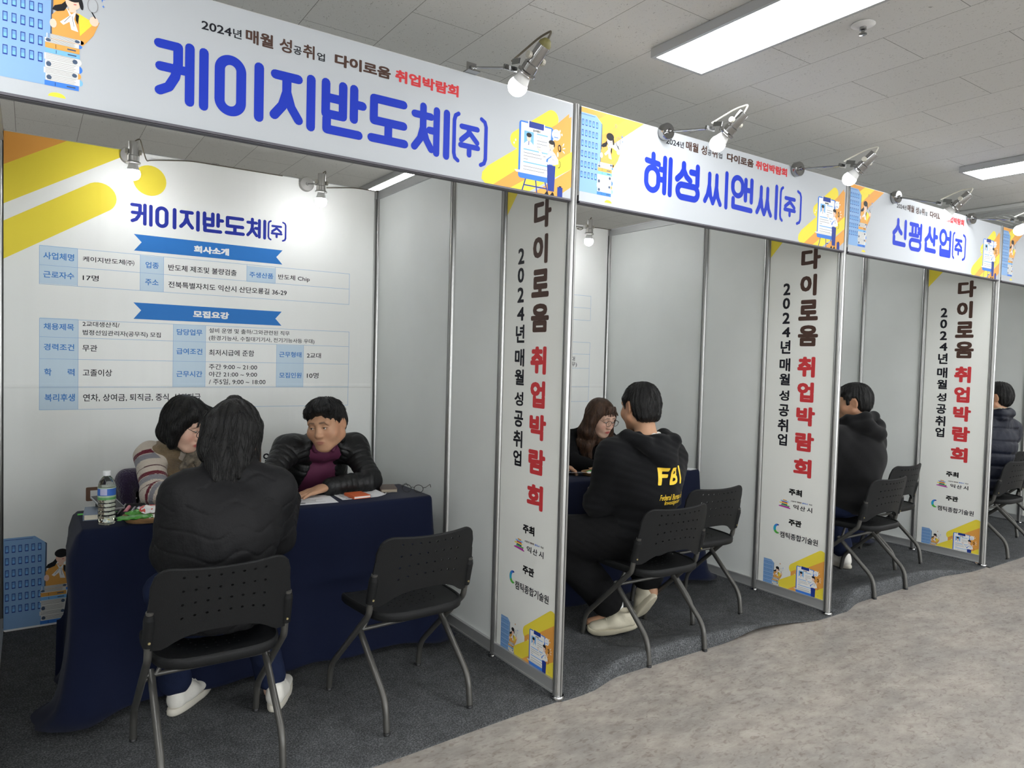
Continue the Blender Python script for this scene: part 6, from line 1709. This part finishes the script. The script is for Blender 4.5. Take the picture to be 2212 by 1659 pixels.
hair_mesh(root, off, C, H, 1.0, hb, M_HAIRK, h=.005)
b = MB(); b.box((0, 0, 0), (.09, .13, .0012)); o = b.build('paper_sheet', M_PAPER); o.location = (.885, 1.0, .752); o.rotation_euler = (-.12, .18, .5)
tag(o, 'white paper held by the hand beside the post on the second table', 'paper')

# ================= man in the printed black hoodie
J = dict(pel=(.765, .300, .555), chest=(.775, .290, .84), neck=(.762, .290, 1.055), head=(.768, .345, 1.200), face=(.12, .97, -.12), roll=.0,
         shL=(.580, .335, .950), shR=(.955, .300, .935), elL=(.575, .425, .705), elR=(1.030, .39, .700), wrL=(.775, .64, .725), wrR=(.93, .66, .735),
         hipL=(.66, .31, .545), hipR=(.88, .31, .545), knL=(.43, .60, .50), knR=(.99, .62, .505), anL=(.705, .415, .125), anR=(.945, .395, .205), footL=(-.8, .55, -.1), footR=(0, .75, -.6))
root, off, C, H, T, F = person('man seen from behind in black hoodie with yellow lettering, sitting in the second booth', J, SK_M, dict(male=True, hs=1.05, full=.006, bw=1.15,
    handL=dict(fwd=(.4, .9, -.1)), handR=dict(fwd=(-.4, .9, -.1)), h=.0042))
S = Sdf(); torso_jacket(S, J, F, .032, (.080, .074, .052), bulk=1.18, hem=.0, belly=.01, ka=.08)
N0 = A3(J['neck'])
S.chain([N0+A3([-.115, .085, -.03]), N0+A3([-.125, .01, .0]), N0+A3([-.085, -.085, -.03]), N0+A3([-.01, -.140, -.115])], [.030, .036, .040, .036], .012)
S.chain([N0+A3([.12, .08, -.03]), N0+A3([.13, .005, .0]), N0+A3([.10, -.085, -.025]), N0+A3([.03, -.140, -.11])], [.030, .036, .042, .036], .012)
S.chain([N0+A3([.01, -.090, -.035]), N0+A3([.01, -.130, -.125]), N0+A3([.012, -.130, -.165])], [.062, .046, .028], .03)
S.rc(N0+A3([-.055, -.040, .035]), N0+A3([.065, -.040, .035]), .028, .028, .02, True); S.rc(N0+A3([-.03, .02, .10]), N0+A3([.0, .06, .02]), .07, .062, .012, True)
S.rc(N0+A3([-.06, -.155, -.005]), N0+A3([.075, -.155, .0]), .030, .030, .02, True)
S.hs(A3(J['pel'])-A3([0, 0, .075]), (0, .1, -1), .01)
ho, HV, HF = sdf_mesh('hoodie', S, .005, M_HOODY, root, disp=lambda P, d, U, I: d-.006*nz(P*A3([1, 1, 1.3]), 20, 31)-.0035*nz(P*A3([1, 1, 2.2]), 44, 32)-.0035*np.exp(-((P[:, 2]-.62)/.1)**2).astype(np.float32)*np.sin(P[:, 2]*120+P[:, 0]*14).astype(np.float32), off=off)
S = Sdf(); S.chain([N0+A3([-.055, -.02, .0]), N0+A3([.0, -.052, .004]), N0+A3([.06, -.025, .006])], [.015, .016, .018], .01); S.rc(N0+A3([-.0, .02, .06]), N0+A3([.0, .02, -.03]), .060, .060, .005, True)
sdf_mesh('undershirt', S, .004, mat('white_cotton', (.65, .64, .6), rough=.85), root, off=off)
# the yellow print lies on the cloth of the back
bv = BVHTree.FromPolygons([tuple(v) for v in HV], [tuple(f) for f in HF])
def back_print(items, m, name):
    V = []; Fa = []
    rt, up, fw = F['rt'], F['up'], F['fw']
    if rt[0] < 0: rt = -rt
    for t, x0, x1, z0, z1, bold in items:
        tv, tf = text_tris(t, bold); lo, hi = tv.min(0), tv.max(0); o = len(V)
        for w in (tv-lo)/(hi-lo):
            x, z = x0+w[0]*(x1-x0), z0+w[1]*(z1-z0); q = bv.ray_cast(Vector((x, -.35, z)), Vector((0, 1, 0)))
            p = q[0] if q[0] is not None else Vector((x, .1, z)); V.append(tuple(np.array(p)-off+np.array([0, -.0022, 0])))
        Fa += [[i+o for i in f] for f in tf]
    me = bpy.data.meshes.new(name); me.from_pydata(V, [], Fa)
    bm = bmesh.new(); bm.from_mesh(me)
    bmesh.ops.triangulate(bm, faces=bm.faces); bmesh.ops.subdivide_edges(bm, edges=[e for e in bm.edges if e.calc_length() > .012], cuts=3, use_grid_fill=True)
    for v in bm.verts:
        q = bv.ray_cast(Vector((v.co.x+off[0], -.35, v.co.z+off[2])), Vector((0, 1, 0)))
        if q[0] is not None: v.co.y = q[0].y-off[1]-.0022
    bm.to_mesh(me); bm.free(); me.materials.append(m); return link(name, me, ho)
M_YEL = mat('yellow_print', (.78, .52, .035), rough=.6)
back_print([('F', .705, .752, .830, .918, .035), ('B', .768, .822, .830, .918, .035), ('I', .846, .862, .830, .918, .03)], M_YEL, 'chest_letters')
back_print([('Federal Bureau of', .722, .892, .752, .782, .012), ('Investigation', .757, .880, .720, .750, .012)], M_YEL, 'small_letters')
trousers(root, off, J, M_BTROU, 1.1, .108, .105, .088, .075, h=.0055)
b = MB()
P1, _ = shoe(root, off, (.790, .335, .050), (.570, .470, .0095), M_CREAM, M_CSOLE, .046, flip=-.25)
P2, _ = shoe(root, off, (.935, .350, .175), (.925, .475, .0120), M_CREAM, M_CSOLE, .046)
S = Sdf(); S.rc(A3(J['anL'])+A3([.0, .0, .03]), A3(J['anL'])+A3([.0, .0, -.035]), .040, .042, .02); sdf_mesh('sock', S, .005, mat('white_sock', (.6, .6, .6), rough=.9), root, off=off)
def hb(S, E_, Cp, T):
    cap_hair(E_, Cp, vol=1.0); E_((0, -.035, -.005), (.079, .080, .075), .03); E_((0, -.062, -.045), (.062, .040, .035), .02)
    for sx in (-1, 1): Cp((sx*.074, .018, .04), (sx*.073, .018, -.01), .018, .008, .015); E_((sx*.088, -.004, -.012), (.026, .034, .046), .010, True)
    E_((0, .115, -.02), (.062, .07, .085), .012, True); E_((0, -.03, -.135), (.12, .14, .055), .015, True)
hair_mesh(root, off, C, H, 1.05, hb, M_HAIRK, amp=.0032, freq=50, h=.004, locks=420, lock_len=.045, lift=.006, fall=.2)

# ================= man in plain hoodie, third booth
J = dict(pel=(2.705, .300, .555), chest=(2.715, .290, .84), neck=(2.725, .285, 1.055), head=(2.745, .345, 1.200), face=(-.45, .88, -.10), roll=.02,
         shL=(2.52, .34, .945), shR=(2.905, .300, .925), elL=(2.46, .42, .70), elR=(2.955, .40, .69), wrL=(2.58, .69, .765), wrR=(2.86, .69, .765),
         hipL=(2.60, .31, .545), hipR=(2.82, .31, .545), knL=(2.48, .62, .505), knR=(2.92, .62, .505), anL=(2.55, .52, .10), anR=(2.965, .50, .105), footL=(-.1, 1, 0), footR=(.2, 1, 0))
root, off, C, H, T, F = person('man seen from behind in plain black hoodie and jeans, sitting in the third booth', J, SK_M, dict(male=True, hs=1.05, full=.006, bw=1.15, h=.0045,
    handL=dict(fwd=(.4, .9, -.1)), handR=dict(fwd=(-.4, .9, -.1))))
S = Sdf(); torso_jacket(S, J, F, .036, (.088, .084, .054), bulk=1.2, hem=.0, belly=.02, ka=.08)
N0 = A3(J['neck'])
S.chain([N0+A3([-.13, .10, -.02]), N0+A3([-.105, .015, .035]), N0+A3([-.04, -.060, .055]), N0+A3([.05, -.065, .055]), N0+A3([.12, .01, .025]), N0+A3([.13, .09, -.02])], [.030, .034, .036, .036, .036, .030], .016)
S.chain([N0+A3([-.10, -.02, -.005]), N0+A3([-.05, -.085, -.005]), N0+A3([.02, -.115, -.055])], [.040, .050, .046], .016)
S.chain([N0+A3([.105, -.015, -.005]), N0+A3([.085, -.075, -.005]), N0+A3([.04, -.110, -.055])], [.034, .046, .046], .02)
S.rc(N0+A3([-.05, .02, .10]), N0+A3([-.0, .06, .04]), .066, .060, .012, True)
S.hs(A3(J['pel'])-A3([0, 0, .075]), (0, .1, -1), .01)
sdf_mesh('hoodie', S, .0055, M_HOODY2, root, disp=folds(.005, 18, 41, (1, 1, 1.4)), off=off)
trousers(root, off, J, M_JEANS, 1.12, .098, .078, .070, .04, 'jeans')
shoe(root, off, (2.545, .45, .0085), (2.53, .71, .0085), M_SHOEW, M_SOLE); shoe(root, off, (2.945, .43, .0085), (3.00, .69, .0085), M_SHOEW, M_SOLE)
def hb(S, E_, Cp, T):
    cap_hair(E_, Cp, vol=1.02); E_((0, -.035, -.005), (.080, .078, .078), .03)
    for sx in (-1, 1): Cp((sx*.074, .024, .04), (sx*.074, .024, -.004), .020, .010, .015); E_((sx*.088, -.008, -.014), (.026, .030, .046), .010, True)
    Cp((-.05, .08, .08), (.05, .08, .08), .02, .02, .02)
    E_((0, .115, -.02), (.062, .07, .080), .012, True); E_((0, -.03, -.135), (.12, .14, .060), .015, True)
hair_mesh(root, off, C, H, 1.05, hb, M_HAIRK, amp=.0032, freq=50, h=.0045, locks=300, lock_len=.06, lift=.004, fall=.3)

# ================= person in navy padded jacket, fourth booth
J = dict(pel=(4.52, .265, .555), chest=(4.56, .245, .85), neck=(4.535, .20, 1.075), head=(4.575, .215, 1.222), face=(-.22, .97, -.06),
         shL=(4.34, .27, .965), shR=(4.80, .21, .955), elL=(4.29, .34, .72), elR=(4.90, .30, .72), wrL=(4.42, .62, .765), wrR=(4.65, .62, .765),
         hipL=(4.41, .25, .545), hipR=(4.62, .25, .545), knL=(4.38, .62, .505), knR=(4.66, .62, .505), anL=(4.40, .60, .10), anR=(4.64, .60, .10), footL=(0, 1, 0), footR=(0, 1, 0))
root, off, C, H, T, F = person('person in navy padded jacket with cream fleece collar, partly behind the third banner post', J, SK_M, dict(male=True, hs=1.03, bw=1.08, h=.0055,
    handL=dict(fwd=(.4, .9, -.1)), handR=dict(fwd=(-.4, .9, -.1))))
S = Sdf(); torso_jacket(S, J, F, .044, (.092, .086, .058), bulk=1.24, hem=.0, ka=.08); N0 = A3(J['neck'])
S.chain([N0+A3([-.10, .03, .01]), N0+A3([-.06, -.065, .02]), N0+A3([.06, -.07, .02]), N0+A3([.10, .03, .01])], [.032, .036, .036, .032], .02); S.rc(N0+A3([0, .01, .10]), N0+A3([0, .02, .0]), .068, .062, .012, True)
S.hs(A3(J['pel'])-A3([0, 0, .085]), (0, .1, -1), .01)
def dn(P, d, U, I):
    s = np.where(U >= 9.9, U, P[:, 2]+.05*(P[:, 0]-4.5)); q = np.abs((s/.098) % 1-.5)*2
    return d-.008*(1-np.exp(-((1-q)/.25)**2)*1.2)-.004*nz(P, 26, 2)-.002*nz(P, 60, 3)
sdf_mesh('padded_jacket', S, .006, M_NAVYP, root, disp=dn, off=off)
S = Sdf(); S.chain([N0+A3([-.085, .03, .040]), N0+A3([-.052, -.050, .048]), N0+A3([.055, -.055, .048]), N0+A3([.085, .03, .040])], [.020, .022, .022, .020], .02)
sdf_mesh('fleece_collar', S, .0045, M_SHERPA, root, disp=folds(.004, 60, 8), off=off)
trousers(root, off, J, M_BTROU, 1.08, .095, .075, .06, h=.007)
shoe(root, off, (4.39, .53, .0085), (4.39, .79, .0085), M_SHOEW, M_SOLE); shoe(root, off, (4.65, .53, .0085), (4.65, .79, .0085), M_SHOEW, M_SOLE)
def hb(S, E_, Cp, T):
    cap_hair(E_, Cp, vol=1.0); E_((0, -.035, -.005), (.078, .078, .078), .03)
    for sx in (-1, 1): Cp((sx*.074, .024, .04), (sx*.074, .024, -.004), .020, .010, .015); E_((sx*.088, -.008, -.014), (.026, .030, .046), .010, True)
    E_((0, .115, -.02), (.062, .07, .080), .012, True); E_((0, -.03, -.135), (.12, .14, .060), .015, True)
hair_mesh(root, off, C, H, 1.03, hb, M_HAIRK, amp=.0042, freq=50, h=.005)
